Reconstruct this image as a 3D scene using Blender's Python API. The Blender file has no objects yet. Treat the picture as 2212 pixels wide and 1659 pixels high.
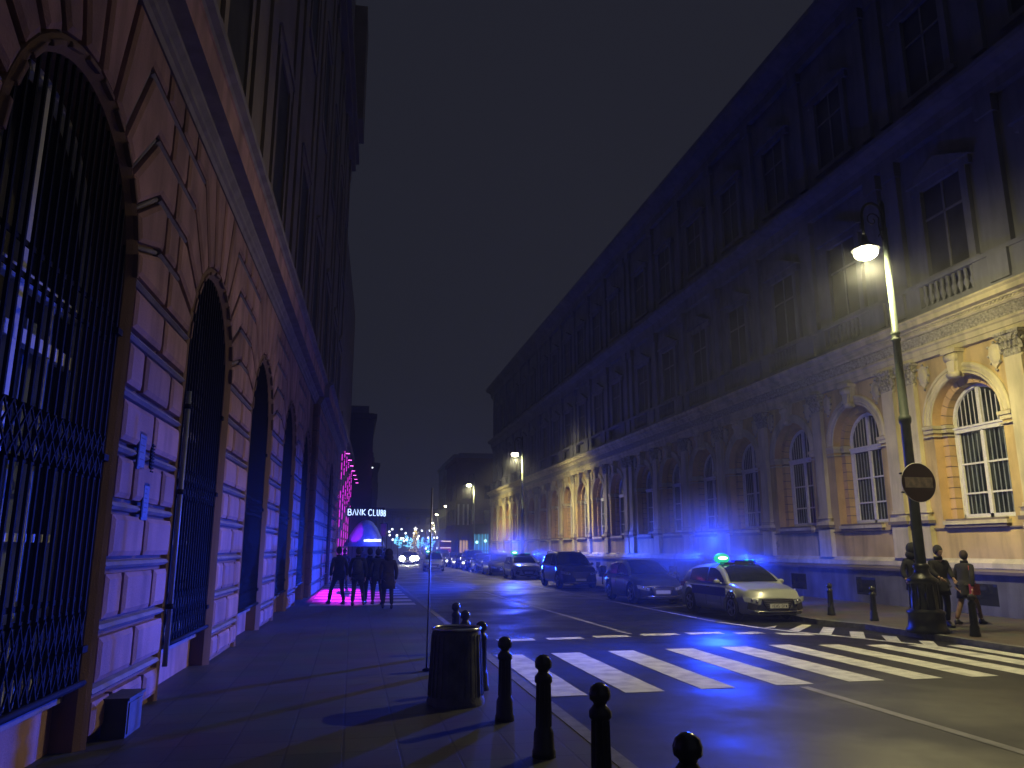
import bpy, math, random
from mathutils import Vector, Matrix
random.seed(7)
PI = math.pi; R = math.radians
S = bpy.context.scene; COL = S.collection

# ---------------------------------------------------------------- camera, sky, exposure
cam_d = bpy.data.cameras.new("camera"); cam = bpy.data.objects.new("camera", cam_d); COL.objects.link(cam)
cam_d.sensor_width = 36.0; cam_d.lens = 36.0 * 1650 / 2212; cam_d.clip_end = 2000; cam_d.clip_start = 0.05
cam.location = (0, 0, 1.9)
cam.rotation_euler = (R(90 + 12.13), 0, R(-11.58))
S.camera = cam
W = bpy.data.worlds.new("World"); S.world = W; W.use_nodes = True
bg = W.node_tree.nodes["Background"]; bg.inputs[0].default_value = (0.66, 0.68, 1.0, 1); bg.inputs[1].default_value = 0.0225
S.view_settings.view_transform = 'Standard'; S.view_settings.look = 'None'; S.view_settings.gamma = 1
S.view_settings.exposure = 0.0
S.cycles.use_denoising = True
S.cycles.max_bounces = 5; S.cycles.diffuse_bounces = 2; S.cycles.glossy_bounces = 3
S.cycles.transparent_max_bounces = 12; S.cycles.volume_bounces = 0
S.cycles.sample_clamp_indirect = 2.0; S.cycles.volume_step_rate = 10

def lamp_light(name, kind, power, color, loc, aim=None, size=None, spot=None, blend=.3, parent=None):
    l = bpy.data.lights.new(name, kind); l.energy = power; l.color = color
    if size is not None:
        if kind == 'SUN': l.angle = size
        else: l.shadow_soft_size = size
    if spot: l.spot_size = spot; l.spot_blend = blend
    o = bpy.data.objects.new(name, l); COL.objects.link(o); o.location = loc
    if aim is not None:
        o.rotation_euler = (Vector(aim) - Vector(loc)).to_track_quat('-Z', 'Y').to_euler()
    if parent: o.parent = parent
    return o
# the faint glow of the overcast city sky
sky_glow = lamp_light("sky_glow", 'SUN', 0.10, (.72, .76, 1.0), (0, 0, 60), (0, 4, 0), size=R(170))

# ---------------------------------------------------------------- materials
MATS = {}
def mat(name, col, rough=.8, var=.15, scale=3.0, bump=0.0, bscale=30, metal=0, spec=.5, col2=None, coat=0, stain=0, island=0, edge=(.32, .68)):
    if name in MATS: return MATS[name]
    m = bpy.data.materials.new(name); m.use_nodes = True; nt = m.node_tree; n = nt.nodes; L = nt.links
    b = n["Principled BSDF"]; b.inputs['Roughness'].default_value = rough; b.inputs['Metallic'].default_value = metal
    b.inputs['Specular IOR Level'].default_value = spec; b.inputs['Coat Weight'].default_value = coat
    g = n.new('ShaderNodeNewGeometry')
    if var > 0:
        t = n.new('ShaderNodeTexNoise'); t.inputs['Scale'].default_value = scale; t.inputs['Detail'].default_value = 6
        L.new(g.outputs['Position'], t.inputs['Vector'])
        r = n.new('ShaderNodeValToRGB'); c2 = col2 or tuple(c * (1 - var * 1.6) for c in col)
        r.color_ramp.elements[0].position = edge[0]; r.color_ramp.elements[1].position = edge[1]
        r.color_ramp.elements[0].color = (*c2, 1); r.color_ramp.elements[1].color = (*tuple(min(1, c * (1 + var * .5)) for c in col), 1)
        L.new(t.outputs['Fac'], r.inputs['Fac']); out = r.outputs['Color']
        if stain:
            mp = n.new('ShaderNodeMapping'); mp.inputs['Scale'].default_value = (1.3, 1.3, .22)
            L.new(g.outputs['Position'], mp.inputs['Vector'])
            t3 = n.new('ShaderNodeTexNoise'); t3.inputs['Scale'].default_value = 2.2; t3.inputs['Detail'].default_value = 8
            L.new(mp.outputs['Vector'], t3.inputs['Vector'])
            r3 = n.new('ShaderNodeValToRGB'); r3.color_ramp.elements[0].position = .38; r3.color_ramp.elements[1].position = .56
            v = 1 - stain; r3.color_ramp.elements[0].color = (v, v, v, 1); r3.color_ramp.elements[1].color = (1, 1, 1, 1)
            L.new(t3.outputs['Fac'], r3.inputs['Fac'])
            mx = n.new('ShaderNodeMix'); mx.data_type = 'RGBA'; mx.blend_type = 'MULTIPLY'; mx.inputs[0].default_value = 1
            L.new(out, mx.inputs[6]); L.new(r3.outputs['Color'], mx.inputs[7]); out = mx.outputs[2]
        if island:
            mr = n.new('ShaderNodeMapRange'); mr.inputs[3].default_value = 1 - island; mr.inputs[4].default_value = 1 + island * .4; L.new(g.outputs['Random Per Island'], mr.inputs[0])
            vm = n.new('ShaderNodeVectorMath'); vm.operation = 'SCALE'; L.new(out, vm.inputs[0]); L.new(mr.outputs[0], vm.inputs['Scale']); out = vm.outputs[0]
        L.new(out, b.inputs['Base Color'])
    else: b.inputs['Base Color'].default_value = (*col, 1)
    if bump > 0:
        t2 = n.new('ShaderNodeTexNoise'); t2.inputs['Scale'].default_value = bscale; t2.inputs['Detail'].default_value = 4
        L.new(g.outputs['Position'], t2.inputs['Vector'])
        bp = n.new('ShaderNodeBump'); bp.inputs['Strength'].default_value = bump; bp.inputs['Distance'].default_value = .02
        L.new(t2.outputs['Fac'], bp.inputs['Height']); L.new(bp.outputs['Normal'], b.inputs['Normal'])
    MATS[name] = m; return m
def emit(name, col, strength):
    if name in MATS: return MATS[name]
    m = bpy.data.materials.new(name); m.use_nodes = True
    b = m.node_tree.nodes["Principled BSDF"]; b.inputs['Base Color'].default_value = (.01, .01, .01, 1)
    b.inputs['Emission Color'].default_value = (*col, 1); b.inputs['Emission Strength'].default_value = strength
    MATS[name] = m; return m
def glass(name, tint=(.02, .02, .025), trans=.0, rough=.05):
    if name in MATS: return MATS[name]
    m = bpy.data.materials.new(name); m.use_nodes = True; nt = m.node_tree; b = nt.nodes["Principled BSDF"]
    b.inputs['Base Color'].default_value = (*tint, 1); b.inputs['Roughness'].default_value = rough; b.inputs['Specular IOR Level'].default_value = .8
    if trans:
        tr = nt.nodes.new('ShaderNodeBsdfTransparent'); tr.inputs[0].default_value = (.85, .9, .95, 1)
        mx = nt.nodes.new('ShaderNodeMixShader'); mx.inputs[0].default_value = trans
        nt.links.new(b.outputs[0], mx.inputs[1]); nt.links.new(tr.outputs[0], mx.inputs[2])
        nt.links.new(mx.outputs[0], nt.nodes["Material Output"].inputs[0])
    MATS[name] = m; return m

M_salmon = mat("salmon_plaster", (.46, .26, .24), .85, .14, 1.6, .3, 40, stain=.32, island=.22)
M_salmon_dk = mat("joint_plaster", (.22, .13, .10), .9, .1, 2, .2, 60)
M_greystone = mat("grey_moulding", (.27, .23, .25), .8, .12, 3, .2, 50, stain=.2)
M_cream = mat("cream_plaster", (.60, .53, .32), .85, .14, 1.1, .2, 50, stain=.25)
M_ochre = mat("ochre_plaster", (.57, .42, .18), .85, .16, .9, .2, 50, stain=.28)
M_orange = mat("orange_plaster", (.56, .37, .17), .85, .14, 1.5, .2, 50)
M_carved = mat("carved_stone", (.40, .37, .28), .9, .35, 14, .4, 40)
M_plinth = mat("shaded_plinth_render", (.11, .11, .115), .9, .3, 1.0, .3, 30, stain=.35)  # tone darkened to put in the shade under the base moulding
M_dark = mat("dark_band", (.16, .13, .11), .8, .1, 3)
M_whitef = mat("white_frame_paint", (.72, .70, .62), .6, .06, 6)
M_dglass = glass("dark_window_glass", (.012, .014, .02), 0, .03)
M_tglass = glass("clear_window_glass", (.02, .03, .05), .72, .04)
M_iron = mat("black_iron", (.012, .012, .014), .75, .1, 20, .15, 80, spec=.12)
M_castiron = mat("painted_cast_iron", (.010, .012, .013), .38, .2, 12, .2, 50)
M_polegreen = mat("pole_paint", (.05, .065, .055), .45, .15, 8, .1, 60)
M_blind = mat("pale_blind", (.7, .72, .75), .9, .2, 1.2)
M_roof = mat("dark_roof", (.12, .12, .15), .8, .1, 2)
M_upper = mat("upper_storey_plaster", (.24, .19, .14), .9, .15, .8, .2, 40)
M_upper2 = mat("unlit_facade_plaster", (.19, .195, .24), .9, .15, .8, .2, 40, stain=.2)  # darker and bluer: the gloom of the unlit storeys is in the colour
M_far = mat("far_wall_render", (.07, .07, .07), .9, .2, .4)
M_far2 = mat("far_brown_brick", (.13, .08, .06), .9, .2, .6)
M_far3 = mat("far_pale_stone", (.22, .24, .19), .9, .2, .5)

# ---------------------------------------------------------------- mesh helpers
class MB:
    def __init__(s, f=None): s.v = []; s.f = []; s.mi = []; s.fn = f; s.m = Matrix.Identity(4); s.cur = 0; s.sm = []
    def add(s, vs, fs, smooth=False):
        o = len(s.v)
        for p in vs:
            q = s.m @ Vector(p)
            s.v.append(tuple(s.fn(*q)) if s.fn else tuple(q))
        for f in fs: s.f.append(tuple(i + o for i in f)); s.mi.append(s.cur); s.sm.append(smooth)
    def box(s, x0, x1, y0, y1, z0, z1):
        s.add([(x0,y0,z0),(x1,y0,z0),(x1,y1,z0),(x0,y1,z0),(x0,y0,z1),(x1,y0,z1),(x1,y1,z1),(x0,y1,z1)],
              [(0,3,2,1),(4,5,6,7),(0,1,5,4),(1,2,6,5),(2,3,7,6),(3,0,4,7)])
    def lathe(s, prof, c=(0,0,0), n=16, smooth=True, cap=True):
        vs = []; fs = []
        for r, z in prof:
            for k in range(n):
                a = 2 * PI * k / n; vs.append((c[0] + r * math.cos(a), c[1] + r * math.sin(a), c[2] + z))
        for i in range(len(prof) - 1):
            for k in range(n):
                k2 = (k + 1) % n; fs.append((i*n+k, i*n+k2, (i+1)*n+k2, (i+1)*n+k))
        if cap: fs.append(tuple(range(n))[::-1]); fs.append(tuple((len(prof)-1)*n + k for k in range(n)))
        s.add(vs, fs, smooth)
    def tube(s, pts, r, n=8, smooth=True, flat=None):
        pts = [Vector(p) for p in pts]; vs = []; fs = []; rr = r if isinstance(r, (list, tuple)) else [r] * len(pts)
        up = Vector((0, 0, 1)); prev = None
        for i, p in enumerate(pts):
            d = (pts[min(i+1, len(pts)-1)] - pts[max(i-1, 0)]).normalized()
            if prev is None:
                a = d.cross(up); 
                if a.length < .05: a = d.cross(Vector((1, 0, 0)))
                a.normalize()
            else:
                a = prev - d * prev.dot(d)
                if a.length < 1e-4: a = d.cross(up)
                a.normalize()
            prev = a; b = d.cross(a)
            for k in range(n):
                t = 2 * PI * k / n + (PI / 4 if n == 4 else 0)
                vs.append(p + a * math.cos(t) * rr[i] + b * math.sin(t) * rr[i] * (flat or 1))
        for i in range(len(pts) - 1):
            for k in range(n):
                k2 = (k + 1) % n; fs.append((i*n+k, i*n+k2, (i+1)*n+k2, (i+1)*n+k))
        fs.append(tuple(range(n))[::-1]); fs.append(tuple((len(pts)-1)*n + k for k in range(n)))
        s.add(vs, fs, smooth and n > 4)
    def sphere(s, c, r, n=12, m=8, sc=(1,1,1)):
        vs = []; fs = []
        for i in range(m + 1):
            ph = PI * i / m
            for k in range(n):
                a = 2 * PI * k / n; vs.append((c[0]+r*sc[0]*math.sin(ph)*math.cos(a), c[1]+r*sc[1]*math.sin(ph)*math.sin(a), c[2]+r*sc[2]*math.cos(ph)))
        for i in range(m):
            for k in range(n):
                k2 = (k+1) % n; fs.append((i*n+k, (i+1)*n+k, (i+1)*n+k2, i*n+k2))
        s.add(vs, fs, True)
    def loft(s, rings, smooth=True, close=True, caps=True):
        n = len(rings[0]); vs = [p for r in rings for p in r]; fs = []
        for i in range(len(rings) - 1):
            for k in range(n if close else n - 1):
                k2 = (k + 1) % n; fs.append((i*n+k, i*n+k2, (i+1)*n+k2, (i+1)*n+k))
        if caps and close: fs.append(tuple(range(n))[::-1]); fs.append(tuple((len(rings)-1)*n + k for k in range(n)))
        s.add(vs, fs, smooth)
    def prism(s, poly, w0, w1, axis='y', smooth=False):      # poly in the two other axes
        n = len(poly)
        if axis == 'y': vs = [(a, w0, b) for a, b in poly] + [(a, w1, b) for a, b in poly]
        elif axis == 'x': vs = [(w0, a, b) for a, b in poly] + [(w1, a, b) for a, b in poly]
        else: vs = [(a, b, w0) for a, b in poly] + [(a, b, w1) for a, b in poly]
        s.add(vs, [tuple(range(n))[::-1], tuple(range(n, 2*n))] + [(k, (k+1) % n, n+(k+1) % n, n+k) for k in range(n)], smooth)
    def build(s, name, mats, parent=None, bevel=0):
        me = bpy.data.meshes.new(name); me.from_pydata(s.v, [], s.f)
        for m in (mats if isinstance(mats, (list, tuple)) else [mats]): me.materials.append(m)
        me.polygons.foreach_set('material_index', s.mi); me.polygons.foreach_set('use_smooth', s.sm); me.update()
        o = bpy.data.objects.new(name, me); COL.objects.link(o)
        if parent: o.parent = parent
        if bevel:
            b = o.modifiers.new('bevel', 'BEVEL'); b.width = bevel; b.segments = 2; b.limit_method = 'ANGLE'
        return o
def tag(o, label=None, cat=None, group=None, kind=None):
    if label: o['label'] = label
    if cat: o['category'] = cat
    if group: o['group'] = group
    if kind: o['kind'] = kind
    return o
def empty(name, loc=(0,0,0), rz=0, label=None, cat=None, group=None):
    o = bpy.data.objects.new(name, None); COL.objects.link(o); o.location = loc; o.rotation_euler = (0, 0, rz)
    o.empty_display_size = .2
    return tag(o, label, cat, group)
def kids(o): return [c for c in bpy.data.objects if c.parent is o]
def copy_tree(o, loc=None, rz=None, label=None, parent='same', table=None):
    if table is None:
        table = {}
        for c in bpy.data.objects:
            if c.parent: table.setdefault(c.parent.name, []).append(c)
    c = o.copy(); COL.objects.link(c)
    if parent != 'same': c.parent = parent
    if loc is not None: c.location = loc
    if rz is not None: c.rotation_euler = (0, 0, rz)
    if label: c['label'] = label
    for ch in table.get(o.name, []): copy_tree(ch, parent=c, table=table)
    return c

def inset(poly, d):
    n = len(poly); a = sum(poly[i][0]*poly[(i+1)%n][1] - poly[(i+1)%n][0]*poly[i][1] for i in range(n))
    if a < 0: poly = poly[::-1]
    out = []
    for i in range(n):
        p0, p1, p2 = Vector(poly[i-1]), Vector(poly[i]), Vector(poly[(i+1) % n])
        e1 = (p1 - p0).normalized(); e2 = (p2 - p1).normalized()
        n1 = Vector((-e1.y, e1.x)); n2 = Vector((-e2.y, e2.x)); b = n1 + n2
        if b.length < .2: out.append(tuple(p1)); continue
        b.normalize(); k = d / max(.35, b.dot(n1)); out.append(tuple(p1 + b * k))
    return out
def panel(mb, poly, gap, ch, w0, w1):          # chamfered raised block; mb frame: (u, w, z)
    a = inset(poly, gap / 2); b = inset(poly, gap / 2 + ch); n = len(a)
    vs = [(p[0], w0, p[1]) for p in a] + [(p[0], w1 - ch * .5, p[1]) for p in a] + [(p[0], w1, p[1]) for p in b]
    fs = [tuple(range(2*n, 3*n))]
    for j in (0, 1):
        for k in range(n): fs.append((j*n+k, j*n+(k+1) % n, (j+1)*n+(k+1) % n, (j+1)*n+k))
    mb.add(vs, fs)
def arch_pts(uc, zc, r, z0, n=24):
    return [(uc - r, z0)] + [(uc - r * math.cos(PI * k / n), zc + r * math.sin(PI * k / n)) for k in range(n + 1)] + [(uc + r, z0)]
def sweep_arch(mb, uc, zc, z0, sec, n=24, arc_only=False, smooth=False):
    rows = []
    for r, w in sec:
        p = arch_pts(uc, zc, r, z0, n)
        if arc_only: p = p[1:-1]
        rows.append([(u, w, z) for u, z in p])
    m = len(rows[0]); vs = [p for r in rows for p in r]
    mb.add(vs, [(i*m+k, i*m+k+1, (i+1)*m+k+1, (i+1)*m+k) for i in range(len(rows)-1) for k in range(m-1)], smooth)
def arch_wall(mb, u0, u1, z0, z1, uc, zc, r, zb, w, n=24):
    q = lambda a, b, c, d: mb.add([(a[0], w, a[1]), (b[0], w, b[1]), (c[0], w, c[1]), (d[0], w, d[1])], [(0, 1, 2, 3)])
    q((u0, z0), (uc-r, z0), (uc-r, z1), (u0, z1)); q((uc+r, z0), (u1, z0), (u1, z1), (uc+r, z1))
    if zb > z0: q((uc-r, z0), (uc+r, z0), (uc+r, zb), (uc-r, zb))
    P = [(uc - r * math.cos(PI*k/n), zc + r * math.sin(PI*k/n)) for k in range(n+1)]
    for k in range(n): q(P[k], P[k+1], (P[k+1][0], z1), (P[k][0], z1))
def arch_fill(mb, uc, zc, r, z0, w, n=24):
    p = arch_pts(uc, zc, r, z0, n); mb.add([(u, w, z) for u, z in p], [tuple(range(len(p)))])
def extrude_profile(mb, prof, u0, u1, smooth=False):       # prof: (w, z) polyline
    n = len(prof); mb.add([(u0, w, z) for w, z in prof] + [(u1, w, z) for w, z in prof],
        [(k, k+1, n+k+1, n+k) for k in range(n-1)] + [tuple(range(n)), tuple(range(n, 2*n))[::-1]], smooth)

# ---------------------------------------------------------------- ground, road, pavements
def curve_x(y): return 0 if y < 92 else (y - 92) ** 2 * .0014
def asphalt(name, base, wet, rlo, rhi):
    m = bpy.data.materials.new(name); m.use_nodes = True; nt = m.node_tree; n = nt.nodes; L = nt.links; b = n["Principled BSDF"]
    g = n.new('ShaderNodeNewGeometry')
    t = n.new('ShaderNodeTexNoise'); t.inputs['Scale'].default_value = .55; t.inputs['Detail'].default_value = 8; L.new(g.outputs['Position'], t.inputs['Vector'])
    r = n.new('ShaderNodeMapRange'); r.inputs[1].default_value = .38; r.inputs[2].default_value = .62; r.inputs[3].default_value = rlo; r.inputs[4].default_value = rhi
    L.new(t.outputs['Fac'], r.inputs[0]); L.new(r.outputs[0], b.inputs['Roughness'])
    s = n.new('ShaderNodeTexNoise'); s.inputs['Scale'].default_value = 90; s.inputs['Detail'].default_value = 3; L.new(g.outputs['Position'], s.inputs['Vector'])
    cr = n.new('ShaderNodeValToRGB'); cr.color_ramp.elements[0].position = .3; cr.color_ramp.elements[1].position = .75
    cr.color_ramp.elements[0].color = (*[c * .6 for c in base], 1); cr.color_ramp.elements[1].color = (*[c * 1.5 for c in base], 1)
    L.new(s.outputs['Fac'], cr.inputs['Fac']); 
    mx = n.new('ShaderNodeMix'); mx.data_type = 'RGBA'; mx.blend_type = 'MULTIPLY'; mx.inputs[0].default_value = .5
    L.new(cr.outputs['Color'], mx.inputs[6]); L.new(t.outputs['Color'], mx.inputs[7]); L.new(mx.outputs[2], b.inputs['Base Color'])
    bp = n.new('ShaderNodeBump'); bp.inputs['Strength'].default_value = .35; bp.inputs['Distance'].default_value = .01
    L.new(s.outputs['Fac'], bp.inputs['Height']); L.new(bp.outputs['Normal'], b.inputs['Normal']); b.inputs['Specular IOR Level'].default_value = wet
    MATS[name] = m; return m
M_asphalt = asphalt("damp_asphalt", (.022, .023, .027), .22, .40, .66)
def paving(name, col, jc, sx, sy, off=.5):
    m = bpy.data.materials.new(name); m.use_nodes = True; nt = m.node_tree; n = nt.nodes; L = nt.links; b = n["Principled BSDF"]
    g = n.new('ShaderNodeNewGeometry'); br = n.new('ShaderNodeTexBrick'); L.new(g.outputs['Position'], br.inputs['Vector'])
    br.inputs['Scale'].default_value = 1; br.inputs['Brick Width'].default_value = sx; br.inputs['Row Height'].default_value = sy
    br.inputs['Mortar Size'].default_value = .012; br.offset = off
    br.inputs['Color1'].default_value = (*col, 1); br.inputs['Color2'].default_value = (*[c * .72 for c in col], 1); br.inputs['Mortar'].default_value = (*jc, 1)
    t = n.new('ShaderNodeTexNoise'); t.inputs['Scale'].default_value = 1.2; t.inputs['Detail'].default_value = 9; L.new(g.outputs['Position'], t.inputs['Vector'])
    mx = n.new('ShaderNodeMix'); mx.data_type = 'RGBA'; mx.blend_type = 'MULTIPLY'; mx.inputs[0].default_value = .75
    L.new(br.outputs['Color'], mx.inputs[6]); L.new(t.outputs['Color'], mx.inputs[7]); L.new(mx.outputs[2], b.inputs['Base Color'])
    b.inputs['Roughness'].default_value = .55; bp = n.new('ShaderNodeBump'); bp.inputs['Strength'].default_value = .5; bp.inputs['Distance'].default_value = .01; bp.invert = True
    L.new(br.outputs['Fac'], bp.inputs['Height']); L.new(bp.outputs['Normal'], b.inputs['Normal']); MATS[name] = m; return m
M_paveL = paving("pavement_slabs", (.10, .10, .10), (.05, .05, .05), .5, .5, 0)
M_paveR = paving("pavement_slabs_right", (.15, .13, .10), (.05, .045, .04), .5, .5, .5)
M_kerb = mat("granite_kerb", (.17, .17, .165), .7, .2, 8, .2, 60)
M_paint = mat("worn_road_paint", (.62, .62, .57), .7, .18, 3.5, .3, 70, col2=(.40, .40, .38), edge=(.30, .60))
M_ground = mat("ground_fill", (.08, .08, .08), .9, .2, .5)

g = MB(); g.add([(-300, -60, -.02), (300, -60, -.02), (300, 700, -.02), (-300, 700, -.02)], [(0, 1, 2, 3)])
tag(g.build('ground', M_ground), kind='structure')
ys = [-25, 0, 20, 40, 60, 80] + [92 + 9 * k for k in range(20)]
XL, XR = 2.40, 12.10
def strip(mb, xa, xb, z, ylist=None):
    ylist = ylist or ys; vs = []; fs = []
    for y in ylist: vs += [(xa(y), y, z), (xb(y), y, z)]
    for i in range(len(ylist) - 1): fs.append((2*i, 2*i+1, 2*i+3, 2*i+2))
    mb.add(vs, fs)
def xl(y): return XL + curve_x(y)
def xr(y):          # the right kerb swings out a little at the crossing
    return XR + curve_x(y) + (.14 if y < 12.5 else 0) - (.42 if y > 18.2 else 0)
ysr = [-25, 0, 11, 12.6, 15.2, 17, 18.3, 20, 40, 60, 80] + [92 + 9 * k for k in range(20)]
g = MB(); strip(g, lambda y: XL - .3 + curve_x(y), lambda y: XR + .3 + curve_x(y), 0.0); tag(g.build('road', M_asphalt), kind='structure')
def slab(mb, xa, xb, z, yl):
    strip(mb, xa, xb, z, yl)
    vs = []
    for y in yl: vs += [(xa(y), y, z), (xa(y), y, -.02), (xb(y), y, z), (xb(y), y, -.02)]
    n = len(yl); mb.add(vs, [(4*i+a, 4*i+a+1, 4*i+5+a, 4*i+4+a) for i in range(n-1) for a in (0, 2)])
g = MB(); slab(g, lambda y: -14 + curve_x(y), lambda y: xl(y) - .15, .12, ys); tag(g.build('left_pavement', M_paveL), kind='structure')
g = MB(); slab(g, lambda y: xr(y) + .15, lambda y: 30 + curve_x(y), .12, ysr); tag(g.build('right_pavement', M_paveR), kind='structure')
g = MB(); slab(g, lambda y: xl(y) - .146, xl, .125, ys); tag(g.build('left_kerb', M_kerb), kind='structure')
g = MB(); slab(g, xr, lambda y: xr(y) + .146, .125, ysr); tag(g.build('right_kerb', M_kerb), kind='structure')

g = MB()                                                        # zebra crossing
def quad(mb, pts, z=.005): mb.add([(x, y, z) for x, y in pts], [tuple(range(len(pts)))])
zx = [(2.62, 3.13), (3.68, 4.24), (4.80, 5.31), (5.98, 6.55), (7.16, 7.74), (8.24, 8.72), (9.24, 9.71), (10.15, 10.62), (10.98, 11.45), (11.7, 12.05)]
for i, (a, b) in enumerate(zx):
    y1 = 14.3 + min(i, 5) * .08 - max(0, i - 5) * .19; y0 = 10.3 + min(i, 4) * .06 - max(0, i - 6) * .12
    n = 12                                                      # slightly ragged, worn edges
    L_ = [(a + random.uniform(-.008, .008), y0 + (y1 - y0) * k / n) for k in range(n + 1)]; R_ = [(b + random.uniform(-.008, .008), y0 + (y1 - y0) * k / n) for k in range(n + 1)]
    for k in range(n): quad(g, [L_[k], R_[k], R_[k+1], L_[k+1]])
tag(g.build('zebra_crossing', M_paint), kind='structure')
g = MB()                                                        # give-way dashes, lane lines, hatched corner
for a, b, y in ((3.08, 3.88, 16.55), (4.17, 4.96, 16.62), (5.27, 6.08, 16.78), (6.42, 7.3, 16.92), (7.54, 8.4, 16.98), (8.62, 9.3, 16.8)):
    quad(g, [(a, y - .19), (b, y - .16), (b, y + .2), (a, y + .17)])
quad(g, [(9.53, 16.3), (10.2, 16.1), (10.24, 16.45), (9.56, 16.75)])
tag(g.build('stop_line_dashes', M_paint), kind='structure')
g = MB(); 
M_paint2 = mat("faded_road_paint", (.27, .26, .26), .7, .25, 2.5, .25, 70, col2=(.15, .15, .15))
quad(g, [(6.33, 2.0), (6.47, 2.0), (6.35, 10.3), (6.21, 10.3)]); quad(g, [(6.16, 17.1), (6.29, 17.1), (5.86, 34.5), (5.74, 34.5)])
for y in range(37, 92, 8): quad(g, [(5.72, y), (5.83, y), (5.80, y + 2.2), (5.69, y + 2.2)])
quad(g, [(9.43, 19.5), (9.55, 19.5), (8.95, 60), (8.85, 60)]); quad(g, [(9.43, 24.2), (11.6, 25.2), (11.6, 25.32), (9.43, 24.32)])
tag(g.build('lane_line', M_paint2), kind='structure')
g = MB()
pl = [(9.45, 19.4), (9.73, 17.75), (10.07, 16.74), (10.49, 15.88), (10.95, 14.68), (11.25, 14.0)]
for i in range(len(pl) - 1):
    (a, b), (c, d) = pl[i], pl[i+1]; quad(g, [(a, b), (a + .13, b + .03), (c + .13, d + .03), (c, d)], .009)
for q in ([(10.21, 18.29-.3), (10.5, 18.2), (10.1, 17.65), (9.9, 17.75)], [(10.19, 16.76), (10.19, 17.15), (11.25, 18.3), (11.38, 18.1)], [(10.39, 16.25), (10.51, 15.98), (11.53, 17.35), (11.38, 17.6)],
          [(10.61, 15.4), (10.81, 15.2), (11.62, 16.4), (11.41, 16.62)], [(10.95, 14.7), (11.13, 14.5), (11.75, 15.45), (11.57, 15.7)], [(11.23, 13.95), (11.39, 13.78), (11.88, 14.5), (11.7, 14.72)]): quad(g, q, .013)
tag(g.build('hatched_marking', M_paint), kind='structure')
M_palepave = mat("pale_stone_band", (.62, .58, .56), .5, .08, 4)
g = MB()
for k in range(9): quad(g, [(-1.25, 25.6 + k * 1.75), (2.1, 25.6 + k * 1.75), (2.1, 26.5 + k * 1.75), (-1.25, 26.5 + k * 1.75)], .125)
tag(g.build('pale_pavement_bands', M_palepave), kind='structure')

# ---------------------------------------------------------------- left building (rusticated palace wall)
SL, CL = math.sin(R(1.8)), math.cos(R(1.8)); XW = -2.62
def fL(u, w, z): return (u * SL + w * CL, u * CL - w * SL, z)
LB = empty('stone_palace', (XW, 0, 0), 0, 'tall palace with a rusticated arcade of barred windows along the left pavement', 'building')
def at_u(o, u, w=0): o.location = fL(u, w, 0); return o
ZL = [.13, .59, 1.16, 1.74, 2.31, 2.88, 3.45, 4.03, 4.6, 5.17, 5.74, 6.32, 6.89, 7.34]; ZC = 4.5; RR = 1.5; HP = 2.625
def ring(t, sgn): return (sgn * (-HP + RR * math.cos(R(t))), ZC + RR * math.sin(R(t)))
def pier_mesh():
    mb = MB(fL); mb.cur = 0; G = .11; CH = .05; W1 = .095
    def P(poly): panel(mb, poly, G, CH, 0, W1)
    for i in range(8):
        a, b = ZL[i] + .03, ZL[i+1] - .03
        js = [-1.125, 0, 1.125] if i % 2 else [-1.125, -.56, .5, 1.125]
        for k in range(len(js) - 1): P([(js[k], a), (js[k+1], a), (js[k+1], b), (js[k], b)])
    ap = [(-.435, 5.17), (-.605, 5.74), (-.88, 6.32), (-1.289, 6.89)]; TH = [17, 31.6, 46.2, 60.8, 75.4]
    for s in (1, -1):
        M = lambda pts: [(s * x, z) for x, z in pts]
        rg = lambda t: (-HP + RR * math.cos(R(t)), ZC + RR * math.sin(R(t)))
        P(M([(-1.125, 4.62), (0, 4.62), (0, 5.17), ap[0], rg(17)]))
        P(M([rg(17), ap[0], (-.28, 5.17), (-.28, 5.74), ap[1], rg(31.6)]))
        P(M([rg(31.6), ap[1], (0, 5.74), (0, 6.32), ap[2], rg(46.2)]))
        P(M([rg(46.2), ap[2], (-.36, 6.32), (-.36, 6.89), ap[3], rg(60.8)]))
        P(M([rg(60.8), ap[3], (-.7, 6.89), (-.7, 7.34), (-1.88, 7.34), rg(75.4)]))
        P(M([(-.7, 6.89), (0, 6.89), (0, 7.34), (-.7, 7.34)]))
        P(M([rg(75.4), (-1.88, 7.34), (-HP, 7.34), rg(90)]))
        mb.cur = 1                                              # bead in the sloping joints
        for k in range(4):
            a = rg(TH[k] + (0)); mb.tube([(s*a[0], .02, a[1]), (s*ap[k][0], .02, ap[k][1])], .028, 6)
        mb.cur = 0
    P([(-.28, 5.17), (.28, 5.17), (.28, 5.74), (-.28, 5.74)]); P([(-.36, 6.32), (.36, 6.32), (.36, 6.89), (-.36, 6.89)])
    mb.cur = 1
    for i in range(1, 13):
        x = 1.125 if i < 9 else -ap[i-9][0]
        extrude_profile(mb, [(0, ZL[i] - .045), (.05, ZL[i] - .035), (.085, ZL[i] - .005), (.06, ZL[i] + .03), (0, ZL[i] + .045)], -x, x)
    return mb
pier0 = pier_mesh().build('rustication', [M_salmon, M_greystone], LB)
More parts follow.
